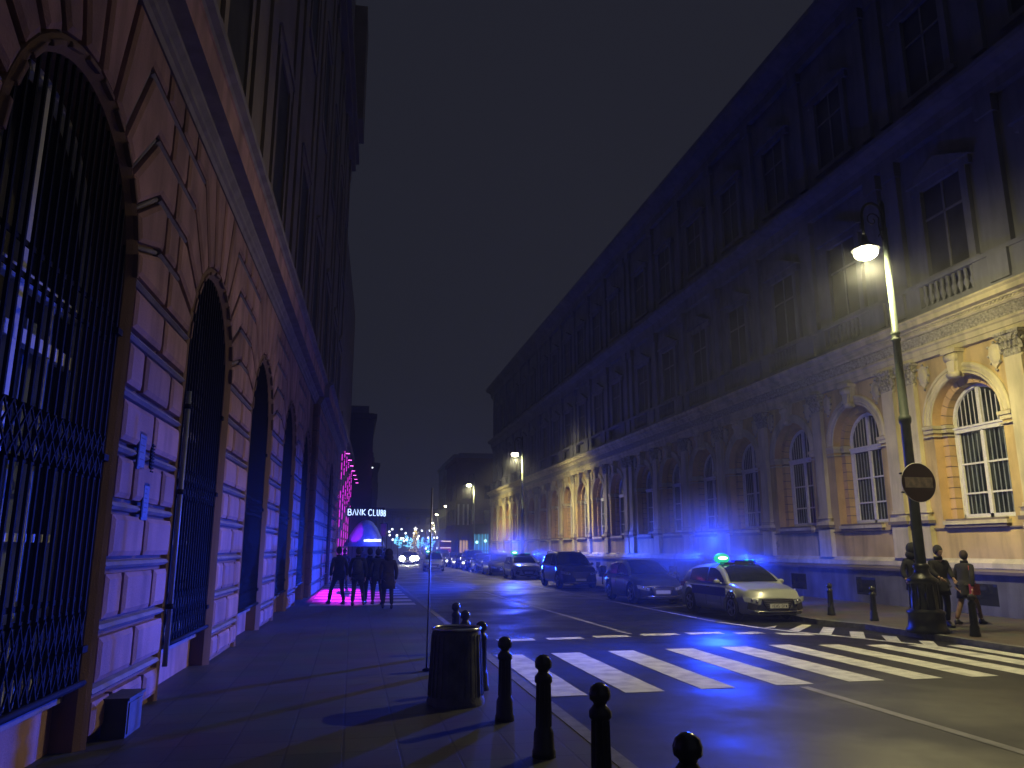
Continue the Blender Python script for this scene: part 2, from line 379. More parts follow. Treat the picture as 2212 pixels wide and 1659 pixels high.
def arch_bay_mesh():
    mb = MB(fL)
    arch_wall(mb, -HP, HP, 0, 7.36, 0, ZC, RR, 0, 0); mb.cur = 0
    sweep_arch(mb, 0, ZC, .1, [(1.55, .0), (1.52, .06), (1.47, .085), (1.43, .05), (1.41, .03), (1.38, .0), (1.38, -.5)])
    mb.cur = 1; mb.box(-1.4, 1.4, -.5, -.2, .05, .55); mb.cur = 2; mb.box(-1.42, 1.42, -.5, -.12, .55, .62)
    mb.cur = 0
    for s in (-1, 1):
        for t in (9, 24.3, 38.9, 53.5, 68.1, 82.7):                # raised ends of the voussoirs round the arch
            a0, a1 = R(t - 5), R(t + 5); pts = [(s * r * math.cos(a), ZC + r * math.sin(a)) for r, a in ((1.43, a0), (1.485, a0), (1.485, a1), (1.43, a1))]
            if s > 0: pts = pts[::-1]
            panel(mb, pts, .01, .01, .05, .105)
    return mb
bay0 = arch_bay_mesh().build('wall', [M_salmon_dk, M_salmon, M_greystone], LB)
def win_mesh():
    fr = MB(fL); sweep_arch(fr, 0, ZC, .62, [(1.38, -.33), (1.28, -.31), (1.26, -.4)]); fr.box(-.05, .05, -.4, -.32, .62, 5.85)
    for z in (4.02, 3.55): fr.box(-1.3, 1.3, -.4, -.315, z, z + .12)
    fr.box(-1.3, 1.3, -.4, -.33, 1.95, 2.02); fr.box(-1.3, 1.3, -.4, -.33, .62, .8)
    for s in (-.68, .68): fr.box(s - .03, s + .03, -.4, -.335, .62, 4.02)
    gl = MB(fL); arch_fill(gl, 0, ZC, 1.27, .7, -.42)
    bl = MB(fL); bl.add([(u, -.52, z) for u, z in ((-1.3, .8), (1.3, .8), (1.3, 3.9), (-1.3, 3.9))], [(0, 1, 2, 3)])
    bk = MB(fL)
    for k in range(14): bk.box(-1.3 + k * .19, -1.3 + k * .19 + .03, -.515, -.505, .8, 3.9)
    return fr, gl, bl, bk
fr, gl, bl, bk = win_mesh()
win0 = fr.build('window', M_whitef, LB); gl.build('pane', M_tglass, win0); bl.build('blind', M_blind, win0)
gr = MB(fL)                                                     # iron grille
nb = 19
for k in range(nb):
    u = -1.33 + 2.66 * k / (nb - 1); zt = ZC + math.sqrt(max(0, 1.4 ** 2 - u * u))
    gr.box(u - .013, u + .013, -.03, -.004, .66, zt)
for z in (.7, 1.33, 1.45, 2.55, 2.95, 3.88, 4.12): gr.box(-1.42, 1.42, -.045, -.03, z - .022, z + .022)
for za, zb_ in ((.72, 1.33), (2.55, 2.95)):
    for k in range(0, nb - 1):
        u0 = -1.33 + 2.66 * k / (nb - 1); u1 = u0 + 2.66 / (nb - 1)
        zm = (za + zb_) / 2; c = (u0 + u1) / 2
        for a, b in (((u0, za), (u1, zm)), ((u1, za), (u0, zm)), ((u0, zm), (u1, zb_)), ((u1, zm), (u0, zb_))): gr.tube([(a[0], .0, a[1]), (b[0], .0, b[1])], .01, 4)
gr.tube([(-1.42, .02, .7), (1.42, .02, .7)], .03, 6)
for s in (-1.38, 1.38):
    for z in (1.0, 2.75, 4.0): gr.box(s - .1, s + .06, -.04, .03, z - .03, z + .03)
grille0 = gr.build('window_grille', M_iron, LB)
LU = [-3.9, 1.35, 6.6, 11.85, 17.1, 22.35, 27.6]
first = True
for u in LU:
    if first: at_u(bay0, u); at_u(win0, u); at_u(grille0, u); at_u(pier0, u + HP)
    else:
        for o in (bay0, win0, grille0): copy_tree(o, loc=fL(u, 0, 0))
        if u < 27: copy_tree(pier0, loc=fL(u + HP, 0, 0))
    first = False
copy_tree(pier0, loc=fL(-3.9 - HP, 0, 0))
# projecting end pavilion with quoins
PV = .18; PU = 38.85
for o in (bay0, win0, grille0): copy_tree(o, loc=fL(PU, PV, 0))
for u in (PU + HP, PU - HP): copy_tree(pier0, loc=fL(u, PV, 0))
q = MB(fL); q2 = MB(fL)
for i in range(13):
    a, b = ZL[i] + .03, ZL[i+1] - .03; e = 0 if i % 2 else .3
    q.cur = 0; panel(q, [(30.02, a), (33.0 + e, a), (33.0 + e, b), (30.02, b)], .05, .04, PV, PV + .085); panel(q, [(33.0 + e, a), (35.1, a), (35.1, b), (33.0 + e, b)], .085, .04, PV, PV + .075)
    q.add([(30.0, -.0, a), (30.0, PV + .08, a), (30.0, PV + .08, b), (30.0, 0, b)], [(0, 1, 2, 3)]); panel(q2, [(43.0, a), (46.8, a), (46.8, b), (43.0, b)], .085, .04, PV, PV + .075)
    q.cur = 1
    if i: extrude_profile(q, [(PV, ZL[i] - .045), (PV + .05, ZL[i] - .035), (PV + .085, ZL[i]), (PV, ZL[i] + .045)], 30.0, 35.1)
    q2.cur = 1
    if i: extrude_profile(q2, [(PV, ZL[i] - .045), (PV + .05, ZL[i] - .035), (PV + .085, ZL[i]), (PV, ZL[i] + .045)], 43.0, 46.8)
    q2.cur = 0
q.cur = 2; q.box(30.0, 36.225, -.3, PV, 0, 7.36); q2.cur = 2; q2.box(PU + HP, 47.0, -.3, PV, 0, 7.36)
q2.build('quoins', [M_salmon, M_greystone, M_salmon_dk], LB)
q.build('quoins', [M_salmon, M_greystone, M_salmon_dk], LB)
c_ = MB(fL)
prof = [(0, 7.34), (.07, 7.34), (.09, 7.42), (.13, 7.45), (.13, 7.52), (.19, 7.58), (.19, 7.64), (.376, 7.66)]
top = [(.376, 7.66), (.376, 8.05), (.40, 8.07)]; cap = [(.40, 8.07), (.42, 8.12), (.5, 8.16), (.5, 8.27), (.0, 8.36)]
for (a, b, o) in ((-9, 30.1, 0), (30.1, 47.2, PV)):
    for i, p in enumerate((prof, top, cap)):
        c_.cur = (0, 1, 0)[i]; c_.add([(u, w + o, z) for u in (a, b) for w, z in p], [(k, k+1, len(p)+k+1, len(p)+k) for k in range(len(p)-1)])
c_.cur = 0
for a in (30.1, 47.2): c_.add([(a, -.1, 7.34)] + [(a, w + PV, z) for w, z in prof + top + cap] + [(a, -.1, 8.36)], [tuple(range(2 + len(prof + top + cap)))])
c_.build('cornice', [M_greystone, M_salmon], LB)
up = MB(fL); up.box(-9, 47, -12, 0, 8.3, 36); up.box(-9, 47, -12, -.8, 0, 8.3); up.box(44.0, 47.05, -.5, .78, 28, 36); up.build('upper_wall', M_upper, LB)
up = MB(fL)
for u in LU + [33.2, PU, 44.2]:
    for s in (-1.9, 1.9): up.box(u + s - .4, u + s + .4, 0, .07, 8.3, 26); up.box(u + s - .48, u + s + .48, 0, .1, 8.3, 8.9); up.box(u + s - .48, u + s + .48, 0, .12, 25, 26)
up.box(-9, 47.1, 0, .35, 26, 26.5); up.box(-9, 47.1, 0, .55, 26.5, 27)
up.build('upper_pilasters', M_upper, LB)
w = MB(fL); 
for a, b, c, d in ((-1.1, -.85, 9.6, 13), (.85, 1.1, 9.6, 13), (-1.25, 1.25, 13, 13.4), (-1.25, 1.25, 9.3, 9.6)): w.box(a, b, .0, .07, c, d)
w.prism([(-1.35, 13.4), (1.35, 13.4), (0, 14.1)], 0, .12)
w0 = w.build('upper_window', M_upper, LB); p = MB(fL); p.box(-.85, .85, .0, .02, 9.6, 13); p.build('pane', mat('flat_dark_pane', (.05, .045, .045), .7, .2, 1.5, spec=.2), w0); at_u(w0, LU[0])  # upper panes plain dark and rough instead of glassy
for u in LU[1:] + [33.2, PU, 44.2]: copy_tree(w0, loc=fL(u, 0, 0))
for u in LU + [33.2, PU, 44.2]: c = copy_tree(w0, loc=fL(u, 0, 8))

# small fixtures on the first pier
def plaque(u0, u1, z0, z1, label, rows):
    p = MB(fL); p.box(u0, u1, .076, .095, z0, z1); o = p.build('wall_plaque', mat("blue_enamel", (.05, .07, .16), .6, .1, 9)); tag(o, label, 'sign'); o.location = (XW, 0, 0)
    f = MB(fL); f.box(u0 + .015, u1 - .015, .095, .099, z0 + .03, z1 - .03); f.build('plaque_face', mat("pale_enamel", (.09, .11, .2), .6, .15, 20), o)
    t = MB(fL); random.seed(rows)
    for k in range(rows):
        z = z1 - .06 - k * (z1 - z0 - .1) / rows; t.box(u0 + .05, u1 - .05 - random.random() * .06, .099, .1005, z - .012, z)
    t.build('plaque_text_lines', mat("dark_ink", (.03, .03, .05), .6, 0), o)
plaque(8.68, 8.93, 2.72, 3.12, 'upper narrow blue plaque fixed on the purple-lit pier between the barred windows', 4)
plaque(9.0, 9.22, 2.2, 2.6, 'lower narrow plaque on the first pier, just below and right of the vent slit', 6)
v = MB(fL); v.box(9.16, 9.24, .076, .09, 2.72, 3.05)
for k in range(9): v.box(9.15, 9.25, .09, .105, 2.73 + k * .036, 2.745 + k * .036)
o = v.build('vent_grille', M_iron); o.location = (XW, 0, 0); tag(o, 'small black slotted vent beside the upper plaque on the first pier', 'vent')
b_ = empty('utility_box', (XW, 0, 0), 0, 'grey metal service box at the foot of the first pier by the left pavement', 'utility box')
p = MB(fL); p.box(8.45, 8.95, .08, .30, .1, .46); p.build('cabinet', mat("service_box_paint", (.07, .07, .07), .6, .2, 6), b_)
p = MB(fL); p.box(8.43, 8.97, .06, .32, .46, .485); p.build('lid', mat("service_box_paint", (.07, .07, .07)), b_)
p = MB(fL); p.box(8.49, 8.91, .30, .31, .15, .43); p.build('door', mat("service_box_door", (.09, .085, .08), .6, .25, 9), b_)
d_ = empty('drainpipe', (XW, 0, 0), 0, 'pale vertical drainpipe at the left edge of the second barred window', 'pipe')
p = MB(fL); p.tube([(10.42, .13, .5), (10.42, .13, 3.9)], .032, 10); p.build('pipe', mat("pale_pipe", (.22, .24, .30), .5, .1, 6), d_)
for z in (1.2, 2.6, 3.7):
    p = MB(fL); p.tube([(10.42, .13, z - .03), (10.42, .13, z + .03)], .048, 10); p.box(10.4, 10.44, .07, .14, z - .02, z + .02); p.build('bracket', M_iron, d_)

# ---------------------------------------------------------------- right building (long arcaded palace)
def fR(u, w, z): return (-w, u, z)
XR0 = 17.0
RB = empty('arcaded_palace', (XR0, 0, 0), 0, 'long cream and ochre palace with arched windows, pilasters and a balustrade along the right pavement', 'building')
def at_r(o, u, w=0): o.location = fR(u, w, 0); return o
ZA = 5.52
def bay_r():
    mb = MB(fR); mb.cur = 0
    arch_wall(mb, -2, 2, 1.6, 7.6, 0, ZA, 1.28, 2.72, 0)
    mb.cur = 1
    sweep_arch(mb, 0, ZA, 2.72, [(1.28, 0), (1.28, -.3)]); mb.cur = 3
    sweep_arch(mb, 0, ZA, 2.72, [(1.285, -.31), (1.065, -.31), (1.065, -.64)]); mb.cur = 1
    sts = [2.73 + .31 * k for k in range(9)]
    for s in (-1, 1):
        for k in range(8): 
            x0, x1 = sorted((s * 1.05, s * 1.28)); mb.box(x0, x1, -.62, -.285, sts[k], sts[k+1] - .028)
    for k in range(13):
        a0, a1 = PI * k / 13 + .012, PI * (k + 1) / 13 - .012; vs = []
        for a in (a0, (a0 + a1) / 2, a1):
            for r, ww in ((1.05, -.62), (1.05, -.285), (1.28, -.285), (1.28, -.62)): vs.append((-r * math.cos(a), ww, ZA + r * math.sin(a)))
        mb.add(vs, [(j*4+i, j*4+(i+1) % 4, j*4+4+(i+1) % 4, j*4+4+i) for j in (0, 1) for i in range(4)] + [(0, 1, 2, 3), (8, 9, 10, 11)])
    mb.cur = 2
    sweep_arch(mb, 0, ZA, 5.5, [(1.62, 0), (1.62, .05), (1.57, .085), (1.5, .09), (1.5, .05), (1.42, .055), (1.40, .075), (1.36, .04), (1.30, .045), (1.28, .0)], 32, True)
    for s in (-1, 1):
        for (e, za, zb) in ((.09, 5.40, 5.50), (.05, 5.28, 5.40), (.075, 5.16, 5.20)):
            a, b = sorted((s * 1.63, s * (1.28 - e))); mb.box(a, b, -.28, e, za, zb)
            a, b = sorted((s * 1.275, s * (1.05 - e * .7))); mb.box(a, b, -.6, -.285 + e, za, zb)
    # keystone console and two shields
    mb.prism([(-.15, 6.72), (.15, 6.72), (.24, 7.42), (-.24, 7.42)], .0, .2); mb.prism([(-.11, 6.78), (.11, 6.78), (.17, 7.35), (-.17, 7.35)], .2, .27)
    mb.box(-.28, .28, 0, .33, 7.42, 7.54)
    for z, r in ((6.8, .09), (7.3, .13)): mb.tube([(-.2, .2, z), (.2, .2, z)], r, 10)
    for s in (-1, 1):
        c = s * 1.36; sh = [(-.17, 7.28), (-.2, 7.1), (-.17, 6.92), (-.1, 6.78), (0, 6.68), (.1, 6.78), (.17, 6.92), (.2, 7.1), (.17, 7.28), (.06, 7.36), (-.06, 7.36)]
        mb.prism([(c + a, b) for a, b in sh], .0, .07); mb.sphere((c, .05, 7.04), .16, 10, 6, (1, .4, 1.6))
        mb.cur = 4
        for a, b in ((-.2, 7.3), (.2, 7.3), (-.22, 7.05), (.22, 7.05), (0, 6.64), (0, 7.4), (-.15, 6.84), (.15, 6.84)): mb.sphere((c + a, .05, b), .045, 7, 5)
        mb.cur = 2
    mb.cur = 2; mb.box(-1.14, 1.14, .0, .16, 2.56, 2.66); mb.cur = 3; mb.box(-1.06, 1.06, -.5, .12, 2.66, 2.72); mb.box(-1.08, 1.08, 0, .12, 2.47, 2.56)
    mb.cur = 5                                                   # basement light in the plinth
    mb.box(-.5, .5, .12, .125, .38, .95)
    return mb
B0 = bay_r().build('wall', [M_ochre, M_orange, M_cream, M_dark, M_carved, M_dglass], RB)
f_ = MB(fR); sweep_arch(f_, 0, ZA, 2.75, [(1.05, -.55), (1.03, -.5), (.95, -.5), (.93, -.56)], 28)
f_.box(-1.0, 1.0, -.57, -.47, 5.22, 5.40); f_.box(-1.03, 1.03, -.57, -.44, 5.34, 5.40); f_.box(-.06, .06, -.57, -.5, 2.75, 6.5); f_.box(-1.0, 1.0, -.57, -.5, 2.75, 2.86)
for s in (-1, 1):
    f_.box(min(s*.93, s*.86), max(s*.93, s*.86), -.57, -.51, 2.8, 5.3)
    for z in (4.3, 3.45): f_.box(min(0, s*.9), max(0, s*.9), -.57, -.52, z - .025, z + .025)
W0 = f_.build('window', M_whitef, RB)
p_ = MB(fR); arch_fill(p_, 0, ZA, .98, 2.76, -.575); p_.build('pane', M_tglass, W0)
p_ = MB(fR)
for k in range(11):
    u = -.8 + .16 * k
    if abs(u) < .05: continue
    p_.box(u - .011, u + .011, -.62, -.6, 2.8, 5.2); p_.box(u - .011, u + .011, -.49, -.475, 5.42, ZA + math.sqrt(.9 ** 2 - u * u) - .02)
p_.build('bars', mat("white_bar_paint", (.62, .62, .58), .6, .05, 5), W0)
p_ = MB(fR); p_.box(-1, 1, -1.6, -1.5, 2.7, 6.5)
for s in (-1, 1): p_.box(min(s*.98, s*.66), max(s*.98, s*.66), -.85, -.8, 2.8, 5.2)
p_.build('curtain', mat("dim_room_curtain", (.10, .11, .10), .95, .3, 2), W0)

def pilaster():
    mb = MB(fR); mb.cur = 0; mb.box(-.27, .27, 0, .15, 3.05, 6.86)
    mb.cur = 0; mb.box(-.36, .36, 0, .18, 1.6, 2.56)
    mb.cur = 1
    mb.box(-.42, .42, 0, .25, 2.62, 2.72); mb.cur = 0; mb.box(-.36, .36, 0, .22, 2.72, 2.84); mb.tube([(-.34, .12, 2.89), (.34, .12, 2.89)], .09, 8); mb.box(-.3, .3, 0, .18, 2.96, 3.05); mb.cur = 1; mb.box(-.37, .37, 0, .235, 2.925, 2.945)
    mb.cur = 0; mb.tube([(-.3, .1, 6.86), (.3, .1, 6.86)], .05, 8)
    return mb
def capital():
    mb = MB(fR); mb.loft([[(-.27, 0, 6.88), (.27, 0, 6.88), (.27, .15, 6.88), (-.27, .15, 6.88)], [(-.28, 0, 7.25), (.28, 0, 7.25), (.28, .17, 7.25), (-.28, .17, 7.25)], [(-.36, 0, 7.46), (.36, 0, 7.46), (.36, .25, 7.46), (-.36, .25, 7.46)]], False)
    mb.box(-.4, .4, 0, .29, 7.46, 7.54)
    def leaf(u, z0, h, out):
        vs = []; n = 5
        for i in range(n + 1):
            t = i / n; wd = .075 * math.sin(PI * (.25 + .7 * t)) ; d = .15 + out * (t ** 2.4); zz = z0 + h * (t if t < .8 else .8 + (t - .8) * .3 - (t - .8) * .8)
            vs += [(u - wd, d - .02, zz), (u, d + .03, zz), (u + wd, d - .02, zz)]
        mb.add(vs, [(3*i+a, 3*i+a+1, 3*i+4+a, 3*i+3+a) for i in range(n) for a in (0, 1)])
        mb.sphere((u, .15 + out, z0 + h * .82), .035, 6, 4, (1.5, 1, 1))
    for u in (-.21, -.07, .07, .21): leaf(u, 6.9, .24, .09)
    for u in (-.28, -.14, 0, .14, .28): leaf(u, 7.02, .32, .13)
    for s in (-1, 1):
        pts = [(s * (.3 - .09 * math.cos(t) * (1 - t / 9)), .25, 7.4 + .085 * math.sin(t) * (1 - t / 9)) for t in [k * .7 for k in range(11)]]
        mb.tube(pts, .022, 6); mb.sphere((s * .31, .24, 7.38), .05, 8, 5); mb.tube([(s * .05, .17, 7.15), (s * .12, .24, 7.36), (s * .2, .26, 7.45)], .022, 6)
        mb.sphere((s * .33, .08, 7.3), .06, 7, 5)
    mb.sphere((0, .3, 7.5), .06, 8, 5)
    return mb
P0 = pilaster().build('pilaster', [M_cream, M_dark], RB); capital().build('capital', M_carved, P0)
BC = [18.5 - 4*k for k in range(6)] + [23.45 + 4*k for k in range(6)] + [48.4 + 4*k for k in range(6)] + [73.35 + 4*k for k in range(6)]
PC = [20.5 - 4*k for k in range(7)] + [21.45 + 4*k for k in range(7)] + [46.4 + 4*k for k in range(7)] + [71.35 + 4*k for k in range(7)]
GAPS = [20.975, 45.925, 70.875]
at_r(B0, BC[0]); at_r(W0, BC[0]); at_r(P0, PC[0])
for u in BC[1:]:
    copy_tree(B0, loc=fR(u, 0, 0)); copy_tree(W0, loc=fR(u, 0, 0))
for u in PC[1:]: copy_tree(P0, loc=fR(u, 0, 0))
U0, U1 = -4.0, 96.0
g = MB(fR)
for u in GAPS: g.box(u - .475, u + .475, -.2, 0, 1.6, 7.6)
g.box(95.35, U1, -.5, 0, 0, 7.6); g.build('filler_wall', M_ochre, RB)
g = MB(fR); g.cur = 0; extrude_profile(g, [(-.1, .05), (.12, .05), (.12, 1.22), (.02, 1.24)], U0, U1); 
g.build('plinth', M_plinth, RB)
g = MB(fR); g.cur = 0; extrude_profile(g, [(0, 1.20), (.24, 1.20), (.26, 1.28), (.15, 1.34)], U0, U1); g.cur = 1
extrude_profile(g, [(0, 1.34), (.10, 1.34), (.12, 1.36), (.12, 1.5), (.05, 1.58), (.03, 1.62), (0, 1.62)], U0, U1); g.cur = 0
extrude_profile(g, [(0, 2.44), (.05, 2.44), (.05, 2.48), (0, 2.48)], U0, U1)
g.build('base_moulding', [M_dark, M_cream], RB)
g = MB(fR)
pf = [(-.05, 7.54), (.15, 7.54), (.15, 7.68), (.18, 7.69), (.18, 7.84), (.23, 7.88), (.23, 7.94), (.17, 7.97)]
extrude_profile(g, pf, U0, U1 + .1); g.cur = 1; extrude_profile(g, [(-.05, 7.97), (.17, 7.97), (.17, 8.30), (-.05, 8.3)], U0, U1 + .1); g.cur = 0
extrude_profile(g, [(-.05, 8.30), (.22, 8.30), (.26, 8.35), (.26, 8.42), (.34, 8.45), (.34, 8.49), (.50, 8.52), (.50, 8.66), (.56, 8.71), (.56, 8.76), (.1, 8.84), (-.05, 8.84)], U0, U1 + .4)
g.build('entablature', [M_cream, M_carved], RB)
g = MB(fR); k = 0; u = U0 + .1                                   # overlapping leaf relief on the frieze, bead row under the cornice
while u < 75:
    for r_, z in enumerate((8.00, 8.08, 8.16)):
        uu = u + (.07 if r_ % 2 else 0)
        g.add([(uu, .17, z), (uu + .12, .17, z), (uu + .14, .215, z + .06), (uu + .06, .225, z + .1), (uu - .0, .18, z + .08)], [(0, 1, 2, 3, 4)])
    u += .15
g.cur = 1; u = U0
while u < 60: g.add([(u, .3, 8.39), (u+.07, .3, 8.39), (u+.07, .3, 8.45), (u, .3, 8.45), (u, .26, 8.39), (u+.07, .26, 8.39)], [(0, 1, 2, 3), (0, 1, 5, 4)]); u += .13
g.build('frieze_relief', [M_carved, M_cream], RB)
g = MB(fR)
g.box(U0, U1, -.3, .12, 8.8, 9.1)
for u in BC:
    pass
segs = [U0] + sorted([c + s for c in BC for s in (-1.05, 1.05)]) + [U1]
for i in range(0, len(segs) - 1, 2): g.box(segs[i], segs[i+1], -.1, .10, 9.1, 9.8)
for u in PC: g.box(u - .33, u + .33, .1, .2, 9.0, 9.8)
g.box(U0, U1, -.12, .15, 9.8, 9.93); g.build('parapet', M_upper2, RB)
g = MB(fR)
bp = [(.05, 0), (.05, .05), (.035, .07), (.06, .16), (.085, .26), (.07, .36), (.035, .43), (.05, .46), (.035, .49), (.055, .56), (.05, .66), (.06, .7)]
for k in range(9): g.lathe(bp, (-.92 + k * .23, 0, 9.1), 8)
b0 = g.build('balustrade', M_upper2, RB); at_r(b0, BC[0])
for u in BC[1:12]: copy_tree(b0, loc=fR(u, 0, 0))
g = MB(fR)
def upper_bays(g):
    for u in PC:
        g.box(u - .25, u + .25, -.25, -.08, 9.93, 13.9); g.box(u - .32, u + .32, -.25, 0, 13.9, 14.4); g.box(u - .25, u + .25, -.25, -.1, 15.9, 20.6); g.box(u - .32, u + .32, -.25, -.02, 20.6, 21)
    extrude_profile(g, [(-.25, 14.4), (.0, 14.4), (.0, 14.7), (.05, 14.9), (.35, 15.0), (.45, 15.15), (.45, 15.3), (-.25, 15.45)], U0, U1 + .4)
    extrude_profile(g, [(-.25, 21), (.0, 21), (.0, 21.4), (.1, 21.6), (.55, 21.8), (.7, 22.0), (.7, 22.2), (-.25, 22.4)], U0, U1 + .7)
# shell without a front slab across the windows
g = MB(fR); g.box(U0, U1, -14, -1.65, 0, 22.3); g.box(U0, U1, -1.65, -.25, 8.9, 22.3); g.box(U0, U0 + .05, -1.65, -.01, 0, 8.9); g.box(U1 - .05, U1, -1.65, -.51, 0, 8.9)
upper_bays(g); g.build('upper_wall', M_upper2, RB)
g = MB(fR); g.box(U0 + .3, U1 - .3, -13.5, -1, 22.3, 23.2); g.build('roof', M_roof, RB)
g = MB(fR)
for a, b, c, d in ((-1.05, -.8, 10.1, 12.9), (.8, 1.05, 10.1, 12.9), (-1.2, 1.2, 12.9, 13.15), (-1.15, 1.15, 9.93, 10.1)): g.box(a, b, -.25, -.1, c, d)
g.prism([(-1.3, 13.15), (1.3, 13.15), (0, 13.75)], -.25, .0); g.cur = 1; g.box(-.04, .04, -.24, -.2, 10.1, 12.9); g.box(-.8, .8, -.24, -.2, 11.9, 11.97)
w0 = g.build('upper_window', [M_upper2, mat('unlit_frame_paint', (.2, .2, .21), .7, .1, 5)], RB); p = MB(fR); p.box(-.8, .8, -.25, -.235, 10.1, 12.9); p.build('pane', mat('dull_upper_pane', (.07, .07, .09), .5, .3, .7, spec=.3), w0); at_r(w0, BC[0])  # white frames darkened in colour so the unlit upper windows fade out
for u in BC[1:]: copy_tree(w0, loc=fR(u, 0, 0))
for u in BC: copy_tree(w0, loc=fR(u, 0, 6.1))
# loose cable, wall stains, scrawled graffiti
g = MB(fR); random.seed(3)
pts = [(20.3, .62, 8.8), (20.45, .3, 8.3), (20.7, .22, 7.5), (20.95, .1, 6.2), (20.85, .12, 5.2), (20.9, .06, 4.0), (20.86, .09, 2.9), (20.84, .27, 2.6), (20.8, .2, 2.3), (20.78, .06, 1.75)]
g.tube(pts, .014, 6); g.tube([(a + .06, b, c) for a, b, c in pts[:5]], .01, 6)
for z in (5.2, 4.0, 2.9, 2.1): g.tube([(20.72, .12, z), (20.86, .12, z), (20.75, .1, z - .12)], .01, 5)
g.build('cable', M_iron, RB)
g = MB(fR); random.seed(11)
def scr(u, z, sx, sz, n, w):
    for j in range(n):
        p = [(u + random.uniform(-sx, sx), w, z + random.uniform(-sz, sz)) for _ in range(3)]; g.tube(p, .012, 4, flat=.3)
scr(29.3, 2.05, .5, .25, 6, .012)
for a in ((15.9, .95, 15.3, .45), (15.3, .98, 15.8, .5), (16.6, 1.0, 16.4, .6), (14.6, .9, 14.3, .4), (14.2, .85, 14.7, .5)): g.tube([(a[0], .125, a[1]), (a[2], .125, a[3])], .014, 4, flat=.3)
g.build('graffiti', mat("graffiti_paint", (.03, .03, .04), .6, 0), RB)

# ---------------------------------------------------------------- street lamps
M_bulb = emit("lamp_glow", (1.0, .88, .55), 45)
LAMPCOL = (1.0, .86, .40)
def street_lamp(loc, label):
    t = empty('street_lamp', loc, 0, label, 'street lamp', 'crook street lamps along the right kerb')
    g = MB(); g.lathe([(0.43, 0.0), (0.43, 0.072), (0.38, 0.12), (0.36, 0.368), (0.38, 0.4), (0.38, 0.44), (0.29, 0.496), (0.27, 1.024), (0.31, 1.064), (0.31, 1.12), (0.24, 1.168), (0.16, 1.248), (0.14, 1.328), (0.17, 1.36), (0.17, 1.408), (0.12, 1.456)], n=18)
    for k in range(12):
        a = k * PI / 6; g.tube([(.29 * math.cos(a), .29 * math.sin(a), .5), (.27 * math.cos(a), .27 * math.sin(a), 1.02)], .022, 5)
    g.build('lamp_base', M_castiron, t)
    g = MB(); g.lathe([(.115, 1.4), (.105, 4.55), (.13, 4.58), (.14, 4.66), (.13, 4.72), (.1, 4.76), (.085, 6.5), (.10, 6.52), (.11, 6.57), (.08, 6.6), (.10, 6.66), (.11, 6.72), (.075, 6.76), (.065, 9.3)], n=14)
    g.build('pole', M_polegreen, t)
    g = MB(); pts = [(0, 0, 9.2), (0, 0, 9.55)] + [(-.29 + .29 * math.cos(a), 0, 9.6 + .36 * math.sin(a)) for a in [PI * k / 12 for k in range(13)]] + [(-.58, 0, 9.3), (-.57, 0, 9.1)]
    g.tube(pts, .035, 8)
    sp = [(-.30 + (.20 - .013 * k) * math.cos(.55 * k + .3), 0, 9.52 + (.20 - .013 * k) * math.sin(.55 * k + .3)) for k in range(14)]
    g.tube(sp, .016, 6); g.tube([(0, 0, 8.9), (-.1, 0, 9.15), (-.14, 0, 9.4), (-.12, 0, 9.6)], .018, 6)
    sp = [(-.05 - (.13 - .01 * k) * math.cos(.6 * k), 0, 9.1 + (.13 - .01 * k) * math.sin(.6 * k)) for k in range(11)]; g.tube(sp, .013, 6)
    g.lathe([(.06, 9.25), (.08, 9.3), (.05, 9.36), (.06, 9.95), (.03, 10.05)], n=8); g.build('crook', M_castiron, t)
    c = (-.57, 0, 0)
    g = MB(); g.lathe([(.05, 9.12), (.07, 9.02), (.08, 8.95), (.15, 8.88), (.26, 8.78), (.31, 8.76), (.32, 8.73)], c, 18, cap=False); g.build('lamp_shade', M_castiron, t)
    g = MB(); g.sphere((c[0], 0, 8.66), .27, 18, 12, (1, 1, .62)); b = g.build('bulb', M_bulb, t); b.visible_shadow = True
    lamp_light('lamp_light', 'SPOT', 8200, LAMPCOL, (c[0], 0, 8.52), size=.16, spot=R(164), blend=.78, parent=t)
    lamp_light('lamp_light', 'SPOT', 1500, LAMPCOL, (c[0], 0, 8.52), (-14.6, -2, 5.0), .16, R(66), .9, t)      # the luminaire throws across the road
    lamp_light('lamp_light', 'SPOT', 2300, LAMPCOL, (c[0], 0, 8.50), (4.73, 1.2, 6.6), .16, R(112), .9, t)
    return t
lamp0 = street_lamp((12.27, 15.1, .12), 'nearest crook street lamp, tall and lit, carrying the no entry sign')
for x, y, zs, lb in ((12.27, 56, 1, 'second lit crook lamp, in front of the middle of the arcaded palace'), (13.08, 85, 1, 'third lit crook lamp, beyond the SUV near the palace end'),
                 (15.5, 127, .99, 'fourth lit crook lamp, small, to the left of the pale tall house'), (16.6, 152, .95, 'fifth lit crook lamp, tiny, in the bend above the red van'),
                 (18.7, 182, .87, 'sixth lit crook lamp, tiny, just left of and below the fifth'), (22.4, 215, .81, 'farthest lit crook lamp, lowest in the row')):
    c = copy_tree(lamp0, loc=(x, y, .12), label=lb); c.scale.z = zs

